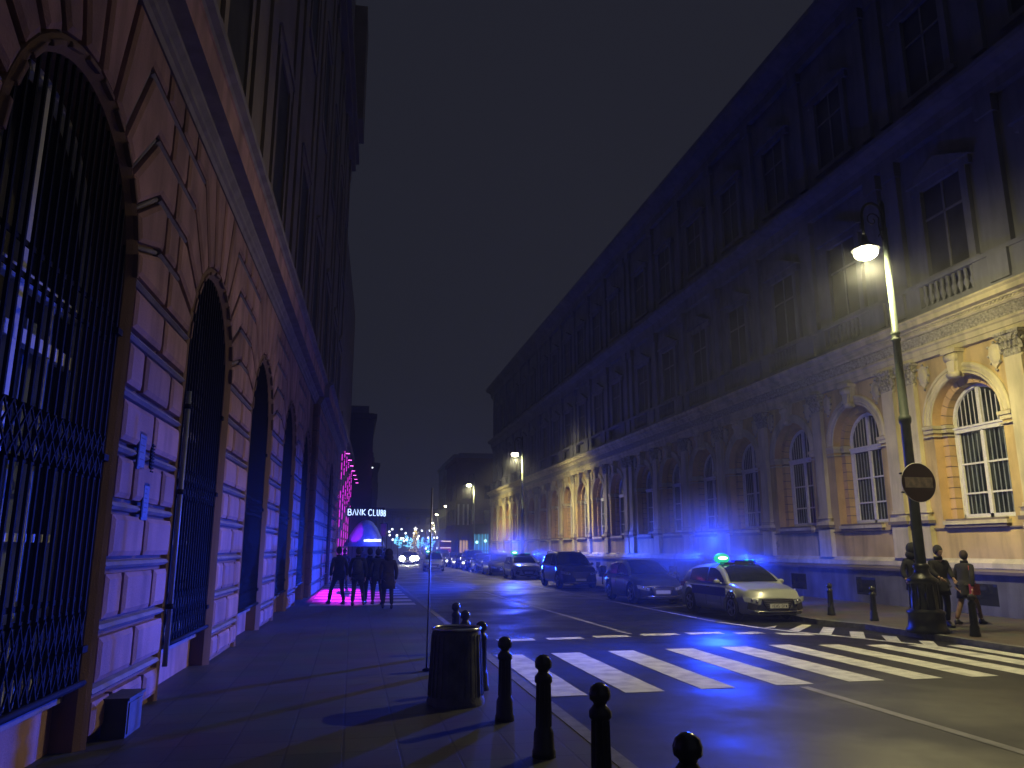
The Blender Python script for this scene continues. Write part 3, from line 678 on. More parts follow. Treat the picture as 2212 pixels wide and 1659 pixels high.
# no entry sign on the nearest lamp
sg = empty('no_entry_sign', (12.31, 14.94, 3.33), 0, 'round dark red no entry sign clamped to the nearest lamp post', 'road sign')
g = MB(); n = 40
for y0, y1, r in ((-.012, .012, .43),):
    g.prism([(r * math.cos(2*PI*k/n), r * math.sin(2*PI*k/n)) for k in range(n)], y0, y1)
g.build('sign_disc', mat("sign_red_film", (.055, .006, .012), .5, .1, 6), sg)
g = MB(); g.prism([(-.35, -.115), (.35, -.115), (.35, .115), (-.35, .115)], -.017, -.013); g.build('sign_bar', mat("sign_white_film", (.75, .62, .45), .35, .25, 9), sg)
g = MB(); g.tube([(.43 * math.cos(2*PI*k/n), -.002, .43 * math.sin(2*PI*k/n)) for k in range(n+1)], .011, 6); g.build('sign_rim', mat("sign_rim_white", (.6, .56, .5), .4, .05, 9), sg)
g = MB(); 
for z in (-.2, .22): g.box(-.22, .06, .012, .05, z - .02, z + .02); g.tube([(-.16 + .13 * math.cos(a), .17 + .13 * math.sin(a), z) for a in [2*PI*k/12 for k in range(13)]], .016, 5)
g.build('clamp', M_iron, sg)

# ---------------------------------------------------------------- bollards, bin, thin post
def bollard(loc, label, group, s=1.0):
    t = empty('bollard', loc, 0, label, 'bollard', group)
    g = MB(); g.lathe([(.105, 0), (.105, .05), (.095, .07), (.09, .2), (.07, .24), (.062, .6), (.08, .62), (.08, .66), (.055, .69), (.045, .71)], n=14)
    for k in range(8): a = k * PI / 4; g.tube([(.067 * math.cos(a), .067 * math.sin(a), .25), (.06 * math.cos(a), .06 * math.sin(a), .6)], .009, 4)
    g.build('post', M_castiron, t)
    g = MB(); g.lathe([(.045, .70), (.05, .72), (.075, .74), (.078, .78), (.065, .82), (.03, .845), (.0, .85)], n=14, cap=False); g.build('cap', mat("glossy_cast_iron", (.03, .03, .032), .18, .1, 10), t)
    return t
GB = 'ball-topped bollards along the left kerb'
b0 = bollard((1.66, 8.48, .12), 'left-kerb bollard just right of the round bin', GB)
for x, y, lb in ((1.72, 7.0, 'left-kerb bollard in front of the near zebra stripe ends'), (1.76, 5.5, 'left-kerb bollard standing below the brown zebra stripe'), (1.74, 3.98, 'nearest bollard, only its round cap seen at the bottom edge'),
                 (1.70, 10.28, 'left-kerb bollard hidden behind the bin, reddish cap at its rim'), (1.75, 12.1, 'left-kerb bollard with a red glint, second beyond the bin'), (1.83, 13.8, 'left-kerb bollard farthest up the kerb beyond the bin')):
    copy_tree(b0, loc=(x, y, .12), label=lb)
GR = 'bollards along the right pavement edge'
b1 = bollard((12.66, 14.22, .12), 'right-pavement bollard with a lit cap, right of the lamp base', GR)
for x, y, lb in ((12.91, 17.73, 'right-pavement bollard between the lamp base and the patrol car'), (12.84, 19.42, 'right-pavement bollard close to the bonnet of the patrol car'), (12.8, 24.5, 'right-pavement bollard behind the patrol car'),
                 (12.8, 29.5, 'right-pavement bollard beside the dark hatchback')): copy_tree(b1, loc=(x, y, .12), label=lb)
for (x, y, lb) in ((12.45, 38.0, 'post with a dark box beside the SUV, the nearer of two'), (12.45, 41.0, 'post with a dark box beside the SUV, the farther of two')):
    t = empty('parking_meter', (x, y, .12), 0, lb, 'parking meter', 'dark box posts on the right pavement')
    g = MB(); g.tube([(0, 0, 0), (0, 0, .5)], .035, 8); g.build('post', M_iron, t)
    g = MB(); g.prism([(-.17, .38), (.17, .38), (.17, .86), (.12, .92), (-.12, .92), (-.17, .86)], -.13, .13); g.build('box', M_castiron, t, .015)
    g = MB(); g.box(-.12, .12, -.135, -.13, .6, .8); g.build('panel', M_dglass, t)
bn = empty('litter_bin', (1.27, 9.5, .12), 0, 'round concrete litter bin with a shiny metal rim on the left pavement', 'litter bin')
g = MB(); g.lathe([(.34, 0), (.345, .04), (.32, .1), (.29, .8), (.275, .83), (.25, .83), (.24, .2)], n=28, cap=False)
for k in range(28):
    a = 2 * PI * k / 28; g.tube([(.325 * math.cos(a), .325 * math.sin(a), .1), (.29 * math.cos(a), .29 * math.sin(a), .78)], .012, 4)
g.build('body', mat("bin_concrete", (.10, .10, .10), .8, .3, 6, .4, 40), bn)
g = MB(); g.tube([(.285 * math.cos(2*PI*k/32), .285 * math.sin(2*PI*k/32), .845) for k in range(33)], .018, 8); g.build('rim', mat("steel_rim", (.6, .6, .62), .25, .05, 9, metal=1), bn)
g = MB(); g.lathe([(.0, .6), (.1, .63), (.24, .6)], n=20, cap=False); g.build('liner', mat("black_bag", (.02, .02, .02), .3, .2, 20), bn)
tp = empty('thin_post', (1.16, 12.0, .12), 0, 'very thin tall steel post with a faint blue edge beyond the bin', 'post')
g = MB(); g.tube([(0, 0, 0), (.03, 0, 2.7)], .014, 8); g.build('shaft', mat("steel_post", (.3, .3, .33), .35, .1, 9, metal=.8), tp)
g = MB(); g.lathe([(.06, 0), (.06, .02), (.03, .04)], n=10); g.build('foot', M_iron, tp)

# ---------------------------------------------------------------- vehicles
def car_paint(n, c, r=.3): return mat(n, c, r, .04, 5, coat=.8)
M_tyre = mat("tyre_rubber", (.02, .02, .02), .85, .1, 20); M_rim = mat("alloy_rim", (.35, .35, .37), .35, .1, 9, metal=1)
M_trim = mat("black_trim", (.015, .015, .017), .5, .05, 20); M_chrome = mat("chrome", (.75, .75, .74), .15, .03, 9, metal=1)
M_cglass = glass("car_glass", (.012, .015, .02), 0, .06); M_lens = glass("lamp_lens", (.25, .27, .3), 0, .08)
M_plate = mat("white_plate", (.5, .5, .5), .4, .05, 9); M_ink = mat("plate_ink", (.02, .02, .03), .5, 0)
def smooth01(t): t = max(0, min(1, t)); return t * t * (3 - 2 * t)
def make_car(label, paint, L=4.3, Wd=1.8, H=1.46, belt=.93, hood=.78, nose=.62, kind='hatch', name='parked_car', group=None, plate=None):
    t = empty(name, (0, 0, 0), 0, label, 'car', group)
    hl, hw = L / 2, Wd / 2; wf, wr_ = hl - .88, -hl + .78; RW = .33 if kind != 'suv' else .37; sill = .2 if kind != 'suv' else .27
    A = hl - 1.15                                                # foot of the windscreen
    def ztop(x):
        if x > A: s = (x - A) / (hl - A); return belt + .03 - (belt + .03 - hood) * s ** 1.2 - (hood - nose) * smooth01((s - .82) / .18)
        if x < -hl + .35: return belt + .02 - .1 * smooth01((-hl + .35 - x) / .35)
        return belt + .03
    def half(x): return hw * (1 - .10 * smooth01((x - hl + .9) / .9) - .06 * smooth01((-hl + .6 - x) / .6))
    def bend(x, y): 
        kf = smooth01((x - hl + .9) / .9); kr = smooth01((-hl + .6 - x) / .6); q = (abs(y) / hw) ** 3
        return x - .26 * kf * q + .16 * kr * q
    def bot(x):
        z = sill
        for c in (wf, wr_):
            d = abs(x - c)
            if d < RW + .07: z = max(z, RW + math.sqrt((RW + .07) ** 2 - d * d) - .02)
        return z
    n = int(L / .05); xs = [-hl + L * i / n for i in range(n + 1)]; rings = []
    for x in xs:
        h, zb, zt = half(x), bot(x), ztop(x); e = 1.0
        if x > hl - .06: e = .985; 
        if x > hl - .03: e = .96
        zm = max(zb + .04, .58); sh = max(zm + .02, zt - .12)
        pts = [(h * .90, zb), (h * .985, zb + .04), (h, max(zb + .06, zm * .8)), (h * .995, zm), (h * .97, sh), (h * .91, zt - .035), (h * .80, zt), (h * .4, zt + .025), (0, zt + .035)]
        pts = [(a * e, b if k < 6 else b - (1 - e) * .8) for k, (a, b) in enumerate(pts)]
        rg = [(a, b) for a, b in pts] + [(-a, b) for a, b in pts[-2::-1]] + [(-.5 * h, max(zb, sill)), (.5 * h, max(zb, sill))]
        rings.append([(bend(x, a), a, b) for a, b in rg])
    g = MB(); g.loft(rings)
    # cabin
    zr = H; rl = [(A, belt + .02, .0), (A - .3, belt + .26, .3), (A - .62, zr - .1, .8), (A - .95, zr - .01, 1), (A - 1.6, zr, 1), (-hl + .9, zr - .05, 1), (-hl + .55, zr - .11, .95), (-hl + .28, belt + .24 if kind != 'suv' else belt + .34, .5), (-hl + .12, belt, .0)]
    if kind == 'sedan': rl[-3:] = [(-hl + 1.1, zr - .12, .9), (-hl + .8, belt + .25, .5), (-hl + .45, belt + .02, 0)]
    def cab(x, dz):
        for (x0, z0, k0), (x1, z1, k1) in zip(rl, rl[1:]):
            if x1 <= x <= x0: s = (x0 - x) / (x0 - x1); return z0 + (z1 - z0) * s, k0 + (k1 - k0) * s
        return rl[-1][1], 0
    def cabhalf(x, z, off=0): s = (z - belt) / (H - belt); return half(x) * (.93 - .20 * s) + off
    cr = []
    m = 44; xa, xb = rl[0][0], rl[-1][0]
    for i in range(m + 1):
        x = xa + (xb - xa) * i / m; zt, k = cab(x, 0); zb = belt - .02
        p = [(cabhalf(x, zb), zb), (cabhalf(x, zb + (zt - zb) * .5), zb + (zt - zb) * .5), (cabhalf(x, zt - .08 * k), zt - .08 * k), (cabhalf(x, zt) - .07, zt - .02 * k), (.35, zt + .02 * k), (0, zt + .03 * k)]
        cr.append([(x - .0, a, b) for a, b in p] + [(x, -a, b) for a, b in p[-2::-1]])
    g.loft(cr)
    g.build('body', paint, t)
    # glass, laid just proud of the cabin
    def side(s, xlist, name):
        q = MB(); top = []; low = []
        for x in xlist:
            zt, k = cab(x, 0); z1 = zt - .10; z0 = belt + .03
            if z1 < z0 + .01: z1 = z0 + .01
            low.append((x, s * (cabhalf(x, z0) + .008), z0)); top.append((x, s * (cabhalf(x, z1) + .010), z1))
            mid = None
        q.add(low + top, [(i, i + 1, len(low) + i + 1, len(low) + i) for i in range(len(low) - 1)]); q.build(name, M_cglass, t)
    xb1 = A - 1.25; 
    for s in (1, -1):
        side(s, [A - .22 - (xb1 - A + .22) * -1 * i / 8 for i in range(9)], 'side_window')
        side(s, [xb1 - .07 - (xb1 - .07 + hl - .72) * i / 8 for i in range(9)], 'side_window')
    q = MB(); rows = []
    for i in range(7):
        x = A - .05 - (.82) * i / 6; zt, k = cab(x, 0); h = cabhalf(x, zt) - .10
        rows.append([(x + .012, y, zt + .012 + .03 * k * (1 - (y / h) ** 2)) for y in [h * (-1 + 2 * j / 8) for j in range(9)]])
    q.loft(rows, close=False, caps=False); q.build('windscreen', M_cglass, t)
    q = MB(); rows = []
    for i in range(5):
        x = rl[-1][0] + .03 + (rl[-3][0] - rl[-1][0] - .02) * i / 4; zt, k = cab(x, 0); h = cabhalf(x, zt) - .12
        rows.append([(x - .012, y, zt + .014 + .03 * k * (1 - (y / h) ** 2)) for y in [h * (-1 + 2 * j / 6) for j in range(7)]])
    q.loft(rows, close=False, caps=False); q.build('rear_window', M_cglass, t)
    # wheels
    for c in (wf, wr_):
        for s in (1, -1):
            y = s * (hw - .12)
            w = MB(); w.m = Matrix.Translation((c, y, RW)) @ Matrix.Rotation(PI / 2, 4, 'X'); w.lathe([(RW * .66, -.11), (RW * .93, -.11), (RW, -.07), (RW, .07), (RW * .93, .11), (RW * .66, .11)], n=28, cap=True); wo = w.build('wheel', M_tyre, t)
            w = MB(); w.m = Matrix.Translation((c, y, RW)) @ Matrix.Rotation(PI / 2 * (-1 if s > 0 else 1), 4, 'X') @ Matrix.Identity(4)
            w.m = Matrix.Translation((c, y + s * .0, RW)) @ Matrix.Rotation(-s * PI / 2, 4, 'X')
            w.lathe([(RW * .64, .085), (RW * .66, .117), (RW * .6, .117), (RW * .56, .09), (.07, .112), (.05, .118)], n=20)
            for k in range(5):
                a = 2 * PI * k / 5; w.tube([(.04 * math.cos(a), .04 * math.sin(a), .115), (RW * .6 * math.cos(a), RW * .6 * math.sin(a), .115)], .028, 6)
            w.build('rim', M_rim, wo)
        w = MB(); w.box(c - RW - .1, c + RW + .1, -hw + .02 + .18, hw - .2, .22, RW * 2 + .02); w.build('wheel_housing', M_trim, t)
    # front: nose surface
    def nx(y, z): return bend(hl, y) - .10 * max(0, (z - .55)) - .05 * max(0, .4 - z)
    def patch(poly, name, m, off=.012, par=t, th=.03):
        # poly in (y, z); wrapped over the nose
        q = MB(); c = (sum(p[0] for p in poly) / len(poly), sum(p[1] for p in poly) / len(poly)); N = len(poly)
        pts = []
        for a, b in zip(poly, poly[1:] + poly[:1]):
            for k in range(4): pts.append((a[0] + (b[0] - a[0]) * k / 4, a[1] + (b[1] - a[1]) * k / 4))
        N = len(pts); vs = [(nx(y, z) + off, y, z) for y, z in pts]; 
        inner = [(c[0] + (y - c[0]) * .5, c[1] + (z - c[1]) * .5) for y, z in pts]; vs += [(nx(y, z) + off, y, z) for y, z in inner]; vs.append((nx(*c) + off, c[0], c[1]))
        vs += [(nx(y, z) - th, y, z) for y, z in pts]
        fs = [(k, (k+1) % N, N + (k+1) % N, N + k) for k in range(N)] + [(N + k, N + (k+1) % N, 2*N) for k in range(N)] + [(k, 2*N+1+k, 2*N+1+(k+1) % N, (k+1) % N) for k in range(N)]
        q.add(vs, fs); return q.build(name, m, par)
    z0 = nose - .03
    gw = hw * .48
    gr = patch([(-gw, z0), (gw, z0), (gw * .92, z0 - .12), (gw * .62, z0 - .30), (-gw * .62, z0 - .30), (-gw * .92, z0 - .12)], 'grille', M_trim, .016)
    q = MB()
    for k in range(5):
        z = z0 - .04 - k * .05; y = gw * (.9 - .06 * k); q.tube([(nx(yy, z) + .02, yy, z) for yy in [y * (-1 + j / 5) for j in range(11)]], .006, 5)
    q.build('grille_bar', M_chrome if kind == 'suv' else M_rim, gr)
    q = MB(); q.tube([(nx(yy, z0 + .0) + .018, yy, z0 + .005) for yy in [gw * (-1 + j / 8) for j in range(17)]], .012, 6); q.build('grille_trim', M_chrome, gr)
    for s in (1, -1):
        hp = [(s * (gw + .03), z0 - .03), (s * hw * .90, z0 + .06), (s * hw * .985, z0 + .07), (s * hw * .95, z0 - .06), (s * (gw + .06), z0 - .13)]
        if s < 0: hp = hp[::-1]
        h = patch(hp, 'headlight', M_lens, .02)
        q = MB()
        for yy, zz, rr in ((s * (gw + .14), z0 - .05, .045), (s * (gw + .25), z0 - .02, .04)): q.sphere((nx(yy, zz) + .005, yy, zz), rr, 10, 6)
        q.build('reflector', M_chrome, h)
        f = [(s * hw * .62, .44), (s * hw * .86, .52), (s * hw * .88, .34), (s * hw * .68, .30)]
        if s < 0: f = f[::-1]
        patch(f, 'air_intake', M_trim, .014)
    patch([(-hw * .62, .28), (-hw * .5, .245), (hw * .5, .245), (hw * .62, .28), (hw * .55, .215), (-hw * .55, .215)], 'lower_intake', M_trim, .02)
    q = MB(); q.tube([(nx(yy, .29) + .022, yy, .285 + .03 * (abs(yy) / hw) ** 4) for yy in [hw * .8 * (-1 + j / 8) for j in range(17)]], .014, 6); q.build('bumper_trim', M_chrome if kind != 'sedan' else M_trim, t)
    pl = MB(); x = nx(0, .42) + .035; pl.box(x - .012, x, -.26, .26, .37, .48); po = pl.build('number_plate', M_plate, t)
    if plate:
        STRK = {'W': [(0,1,.25,0),(.25,0,.5,.8),(.5,.8,.75,0),(.75,0,1,1)], 'X': [(0,0,1,1),(0,1,1,0)], '0': [(0,0,1,0),(1,0,1,1),(1,1,0,1),(0,1,0,0)], '1': [(.5,0,.5,1),(.5,1,.15,.75)],
                '2': [(0,1,1,1),(1,1,1,.5),(1,.5,0,.5),(0,.5,0,0),(0,0,1,0)], 'H': [(0,0,0,1),(1,0,1,1),(0,.5,1,.5)], '3': [(0,1,1,1),(1,1,1,0),(1,0,0,0),(.2,.5,1,.5)], '-': [(.2,.5,.8,.5)], 'R': [(0,0,0,1),(0,1,1,1),(1,1,1,.5),(1,.5,0,.5),(.4,.5,1,0)]}
        q = MB(); y = .225
        for ch in plate:
            for a, b, c, d in STRK[ch]: q.tube([(x + .002, y - a * .036, .39 + b * .07), (x + .002, y - c * .036, .39 + d * .07)], .006, 4)
            y -= .056
        q.build('plate_text', M_ink, po)
    for s in (1, -1):
        q = MB(); q.sphere((A - .33, s * (hw + .08), belt + .06), .09, 12, 8, (.7, 1.1, .75)); q.tube([(A - .33, s * (hw - .1), belt), (A - .33, s * (hw + .02), belt + .03)], .025, 6); q.build('wing_mirror', paint, t)
    for s in (1, -1):
        q = MB(); q.box(bend(-hl, hw * .7) - .02, bend(-hl, hw * .7) + .3, min(s * hw * .62, s * hw * .93), max(s * hw * .62, s * hw * .93), belt - .17, belt - .03); q.build('tail_light', mat("tail_lens", (.25, .01, .01), .2, .05, 9), t)
    q = MB()
    for s in (1, -1):
        for x in (xb1 + .02, A - .3, -hl + .95):
            q.box(x - .004, x + .004, min(s * (hw - .005), s * (hw + .003)), max(s * (hw - .005), s * (hw + .003)), .33, belt - .1)
        for x in (xb1 + .12, xb1 - .95): q.box(x, x + .16, min(s * (hw - .01), s * (hw + .02)), max(s * (hw - .01), s * (hw + .02)), belt - .12, belt - .09)
    q.build('door_lines', M_trim, t)
    if kind == 'suv':
        q = MB()
        for s in (1, -1): q.tube([(A - .9, s * hw * .68, H - .02), (A - 1.1, s * hw * .68, H + .05), (-hl + .8, s * hw * .68, H + .01), (-hl + .65, s * hw * .68, H - .08)], .018, 6)
        q.build('roof_rails', M_chrome, t)
    return t
SILVER = car_paint("silver_paint", (.26, .28, .27), .3); NAVY = car_paint("deep_blue_paint", (.03, .04, .09)); BLACKP = car_paint("black_paint", (.015, .015, .018)); GREYP = car_paint("grey_paint", (.035, .035, .04)); REDP = car_paint("dark_red_paint", (.20, .02, .02)); WHITEP = car_paint("white_car_paint", (.5, .5, .5))
FACE = R(-90)
pc = make_car('silver patrol hatchback with a blue light bar, parked facing the zebra crossing', SILVER, plate='W10-2H31', name='patrol_car')
pc.location = (10.98, 19.0 + 2.05, 0); pc.rotation_euler = (0, 0, FACE)
M_blue_b = mat("police_blue_band", (.01, .03, .30), .4, .05, 5); M_refl = mat("reflective_patch", (.6, .62, .7), .3, .05, 5)
g = MB()
for s in (1, -1): g.box(-1.15, .98, min(s * .903, s * .906), max(s * .903, s * .906), .60, .84)
g.build('side_band', M_blue_b, pc)
g = MB(); random.seed(5)
for s in (1, -1):
    for i in range(7):
        for j in range(4):
            if (i + j) % 2: g.box(1.02 + i * .075, 1.075 + i * .075, min(s * (.9), s * (.909 - i * .004)), max(s * .9, s * (.909 - i * .004)), .60 + j * .06, .64 + j * .06)
g.build('reflective_checks', M_refl, pc)
lb = MB(); lb.box(-.12, .14, -.55, .55, 1.47, 1.50); lb.tube([(0, -.5, 1.40), (0, -.5, 1.48)], .03, 6); lb.tube([(0, .5, 1.40), (0, .5, 1.48)], .03, 6); lo = lb.build('light_bar', M_trim, pc)
M_cyan = emit("beacon_cyan", (.02, .62, .30), 1.0); M_core = emit("beacon_core", (.85, 1.0, .95), 3.0); M_blens = mat("dark_blue_lens", (.01, .02, .2), .2, .05, 5)
g = MB(); g.sphere((.02, -.47, 1.61), .21, 18, 12, (.6, 1.15, .72)); g.build('lit_beacon', M_cyan, lo)
g = MB(); g.sphere((.13, -.48, 1.62), .11, 14, 8, (.4, 1.35, .42)); g.build('beacon_core', M_core, lo)
g = MB(); g.sphere((.1, .27, 1.56), .06, 10, 6, (.6, 1.3, .5)); g.sphere((.1, .46, 1.56), .05, 10, 6, (.6, 1.1, .5)); g.build('small_flash', M_cyan, lo)
g = MB(); g.box(-.1, .12, -.12, .55, 1.50, 1.56); g.build('bar_lens', M_blens, lo)

def put(c, x, y, label): c.location = (x + curve_x(y), y, 0); c.rotation_euler = (0, 0, FACE - math.atan(.0028 * max(0, y - 92))); c['label'] = label; return c
GC = 'cars parked along the right kerb'
h1 = put(make_car('x', NAVY, 4.0, 1.75, 1.47, .94, group=GC), 10.55, 27.6, 'dark blue hatchback parked right behind the patrol car')
s1 = put(make_car('x', BLACKP, 4.6, 1.88, 1.72, 1.08, .98, .80, 'suv', group=GC), 10.75, 38.4, 'large black SUV with chrome grille trim and roof rails, parked nose to camera')
d1 = put(make_car('x', GREYP, 4.55, 1.8, 1.44, .93, kind='sedan', group=GC), 10.6, 57, 'grey saloon parked just beyond the second beacon')
pc2 = copy_tree(pc, loc=(10.75, 49.4, 0), rz=FACE, label='second patrol car with a glowing light bar, parked beyond the black SUV')
for i, (src, x, y, lb_) in enumerate(((h1, 10.6, 63.2, 'hatchback parked second beyond the second patrol car'), (s1, 10.7, 69.3, 'black SUV parked below the third street lamp'), (d1, 10.6, 75.4, 'saloon parked past the small black SUV'),
        (h1, 10.6, 81.2, 'small hatchback parked near the palace end'), (d1, 10.6, 87.4, 'saloon in the far row, with glinting lamps'), (s1, 10.6, 93.6, 'distant SUV in front of the blue-lit shop'), (h1, 10.6, 100, 'distant hatchback left of the blue-lit shop'), (d1, 10.6, 106.5, 'farthest parked saloon, beside the red van'))):
    put(copy_tree(src), x, y, lb_)
pc3 = copy_tree(pc, loc=(6.9, 67, 0), rz=R(-96), label='third patrol car with a green-blue beacon, out in the roadway'); pc3['group'] = 'patrol cars with lit beacons'; pc['group'] = pc2['group'] = 'patrol cars with lit beacons'
oc = copy_tree(h1, loc=(6.65, 95, 0), rz=R(-95), label='oncoming car with dazzling white headlights below the Christmas tree'); oc['category'] = 'car'; del oc['group']; oc.name = 'oncoming_car'
oc2 = copy_tree(d1, loc=(7.35, 99, 0), rz=R(-95), label='second oncoming car with lit headlights, overlapping the dazzling one from the right'); del oc2['group']; oc2.name = 'oncoming_car'
M_head = emit("headlight_glow", (1.0, .97, .88), 30)
for c, ys_ in ((oc, (-.62, .62)), (oc2, (-.62, .62))):
    for y_ in ys_:
        g = MB(); g.sphere((2.05 if c is oc else 2.3, y_, .70), .34, 16, 10, (.3, 1, .9)); g.build('lit_headlight', M_head, c)
    l = lamp_light('headlight_beam', 'SPOT', 200, (1, .95, .85), (2.5, 0, .66), (14, 0, .1), .1, R(70), 1, c)
# red van
rv = empty('red_van', (13.2 + .9, 117, 0), R(-3), 'tall dark red van with two round pink lamps on its face, far down the street', 'van')
REDV = mat("van_red", (.8, .02, .07), .35, .1, 2, coat=.6)
g = MB(); g.loft([[(x, y, z) for x, z in ((-1.25, .45), (1.25, .45), (1.28, 1.2), (1.2, 2.9), (1.0, 3.05), (-1.0, 3.05), (-1.2, 2.9), (-1.28, 1.2))] for y in (-.0, 5.6)], False); g.build('body', REDV, rv, .08)
g = MB(); g.box(-1.1, 1.1, -.03, .02, 1.9, 2.0); g.box(-.95, .95, -.02, .05, 2.86, 2.96); g.build('marker_strip', emit("van_marker", (1, .8, .75), 1.5), rv)
for s in (-.42, .42):
    g = MB(); g.m = Matrix.Translation((s, -.02, 1.45)) @ Matrix.Rotation(PI / 2, 4, 'X'); g.lathe([(.3, 0), (.3, .05), (.25, .07)], n=20); o = g.build('round_lamp', emit("van_pink", (1.0, .08, .25), .45), rv)
    g = MB(); g.m = Matrix.Translation((s, -.09, 1.45)) @ Matrix.Rotation(PI / 2, 4, 'X'); g.lathe([(.17, 0), (.12, .02)], n=16); g.build('lamp_center', REDV, o)
for s in (-1.05, 1.05):
    for y in (.9, 4.6):
        g = MB(); g.m = Matrix.Translation((s, y, .45)) @ Matrix.Rotation(PI / 2, 4, 'Y'); g.lathe([(.25, -.12), (.45, -.12), (.45, .12), (.25, .12)], n=20); g.build('wheel', M_tyre, rv)

# ---------------------------------------------------------------- people
def skin_geo(nodes, edges, sub=1):
    """nodes: list of (pos, radius) or (pos, (rx, ry)); returns verts, faces of the grown surface"""
    me = bpy.data.meshes.new('tmp'); me.from_pydata([p for p, r in nodes], edges, []); o = bpy.data.objects.new('tmp', me); COL.objects.link(o)
    o.modifiers.new('s', 'SKIN'); 
    for i, (p, r) in enumerate(nodes):
        sv = me.skin_vertices[0].data[i]; sv.radius = r if isinstance(r, tuple) else (r, r); sv.use_root = (i == 0)
    s = o.modifiers.new('u', 'SUBSURF'); s.levels = sub; s.render_levels = sub
    bpy.context.view_layer.update(); dg = bpy.context.evaluated_depsgraph_get(); ev = o.evaluated_get(dg); m = ev.to_mesh()
    V = [tuple(v.co) for v in m.vertices]; F = [tuple(p.vertices) for p in m.polygons]; ev.to_mesh_clear()
    bpy.data.objects.remove(o); bpy.data.meshes.remove(me); return V, F
SKIN = mat("skin", (.42, .26, .19), .6, .08, 20)
def V3(*a): return Vector(a)
def person(name, label, loc, rz, h=1.76, feet=((-.1, 0), (.1, 0)), hands=((-.22, .1, .84), (.22, .1, .84)), coat=(.03, .03, .035), legs=(.03, .03, .04), hair=(.03, .02, .015), long_hair=False, hood=False, skirt=False, hem=.78, bag=None, shoes=(.02, .02, .02), lean=0.0, bare_legs=False, turn=0.0, group=None):
    t = empty('person', loc, rz, label, 'person', group); k = h / 1.75
    sc = lambda p: tuple(c * k for c in p)
    pel = V3(0, 0, .95); ch = V3(0, .02 + lean, 1.33); nk = V3(0, .03 + lean * 1.2, 1.48)
    nodes = []; edges = []
    def N(p, r, par=None):
        nodes.append((sc(p), (r[0]*k, r[1]*k) if isinstance(r, tuple) else r*k)); i = len(nodes) - 1
        if par is not None: edges.append((par, i))
        return i
    knees = []; ank = []; elb = []
    for s, (fx, fy) in zip((-1, 1), feet):
        hip = V3(s * .09, 0, .92); a = V3(fx, fy, .09); kn = (hip + a) / 2 + V3(0, .05 + abs(fy) * .1, .02); knees.append(kn); ank.append(a)
    for s, hd in zip((-1, 1), hands):
        sh = V3(s * .185, ch.y, 1.40); e = (sh + V3(*hd)) / 2 + V3(s * .05, -.07, -.02); elb.append((sh, e, V3(*hd)))
    # body: one continuous surface
    p0 = N(pel, (.15, .11)); p1 = N(V3(0, .01 + lean * .4, 1.12), (.13, .095), p0); p2 = N(ch, (.16, .105), p1); p3 = N(nk, .055, p2); p4 = N(nk + V3(0, .015, .07), .052, p3)
    for i, s in enumerate((-1, 1)):
        a = N(V3(s * .09, 0, .86), .088, p0); b = N(knees[i], .055, a); c = N(knees[i] * .55 + ank[i] * .45 + V3(0, -.02, 0), .052, b); d = N(ank[i], .036, c); N(ank[i] + V3(0, .13, -.05), .035, d)
        sh, e, hd = elb[i]; a = N(sh, .055, p2); b = N(e, .04, a); c = N(hd, .025, b)
    Vb, Fb = skin_geo(nodes, edges)
    mb = MB(); mb.add(Vb, Fb, True)
    hc = nk + V3(0, .03, .185); 
    mb.m = Matrix.Translation(V3(*sc(hc))) @ Matrix.Rotation(turn, 4, 'Z')
    mb.sphere((0, 0, 0), .1 * k, 16, 12, (.78, .95, 1.18)); mb.sphere((0, .02, -.06 * k), .07 * k, 12, 8, (.8, 1.0, .9)); mb.sphere((0, .1 * k, -.012 * k), .018 * k, 8, 6, (.8, 1.1, 1.3))
    for s in (-1, 1): mb.sphere((s * .08 * k, 0, -.01), .022 * k, 8, 6, (.5, .8, 1.3)); mb.sphere((s * .03 * k, .088 * k, .012 * k), .011 * k, 8, 6, (1.2, .6, .8))
    mb.sphere((0, .092 * k, -.052 * k), .02 * k, 8, 5, (1.2, .5, .35)); mb.m = Matrix.Identity(4)
    for i, s in enumerate((-1, 1)):                              # hands: palm, four fingers, thumb
        sh, e, hd = elb[i]; d = (hd - e).normalized(); side = V3(s, 0, 0); fw = side.cross(d); 
        palm = hd + d * .05; mb.sphere(sc(palm), .042 * k, 10, 6, (.55, .9, 1.1))
        for j, ln in enumerate((.068, .078, .073, .058)):
            b = palm + d * .035 + V3(0, .028 - j * .019, 0); mb.tube([sc(b), sc(b + d * ln * .5 + V3(-s * .006, 0, 0)), sc(b + d * ln * .9 + V3(-s * .024, .0, 0))], [.009 * k, .0085 * k, .007 * k], 6)
        b = palm + V3(0, .035, .0); mb.tube([sc(b), sc(b + V3(0, .03, 0) + d * .02), sc(b + V3(-s * .01, .035, 0) + d * .045)], [.011 * k, .01 * k, .008 * k], 6)
    mb.build('body', SKIN, t)
    cm = mat("cloth_%d_%d_%d" % tuple(int(c * 1000) for c in coat), coat, .9, .25, 12, .3, 90); lm = mat("cloth_%d_%d_%d" % tuple(int(c * 1000) for c in legs), legs, .9, .25, 12, .3, 90)
    # coat / jacket
    nodes, edges2 = [], []; edges = edges2
    def N(p, r, par=None):
        nodes.append((sc(p), (r[0]*k, r[1]*k) if isinstance(r, tuple) else r*k)); i = len(nodes) - 1
        if par is not None: edges2.append((par, i))
        return i
    p1 = N(V3(0, lean * .4, 1.08), (.18, .13)); p2 = N(ch, (.20, .14), p1); p3 = N(nk + V3(0, 0, .01), (.085, .085), p2); N(V3(0, 0, .93), (.185, .14), p1)
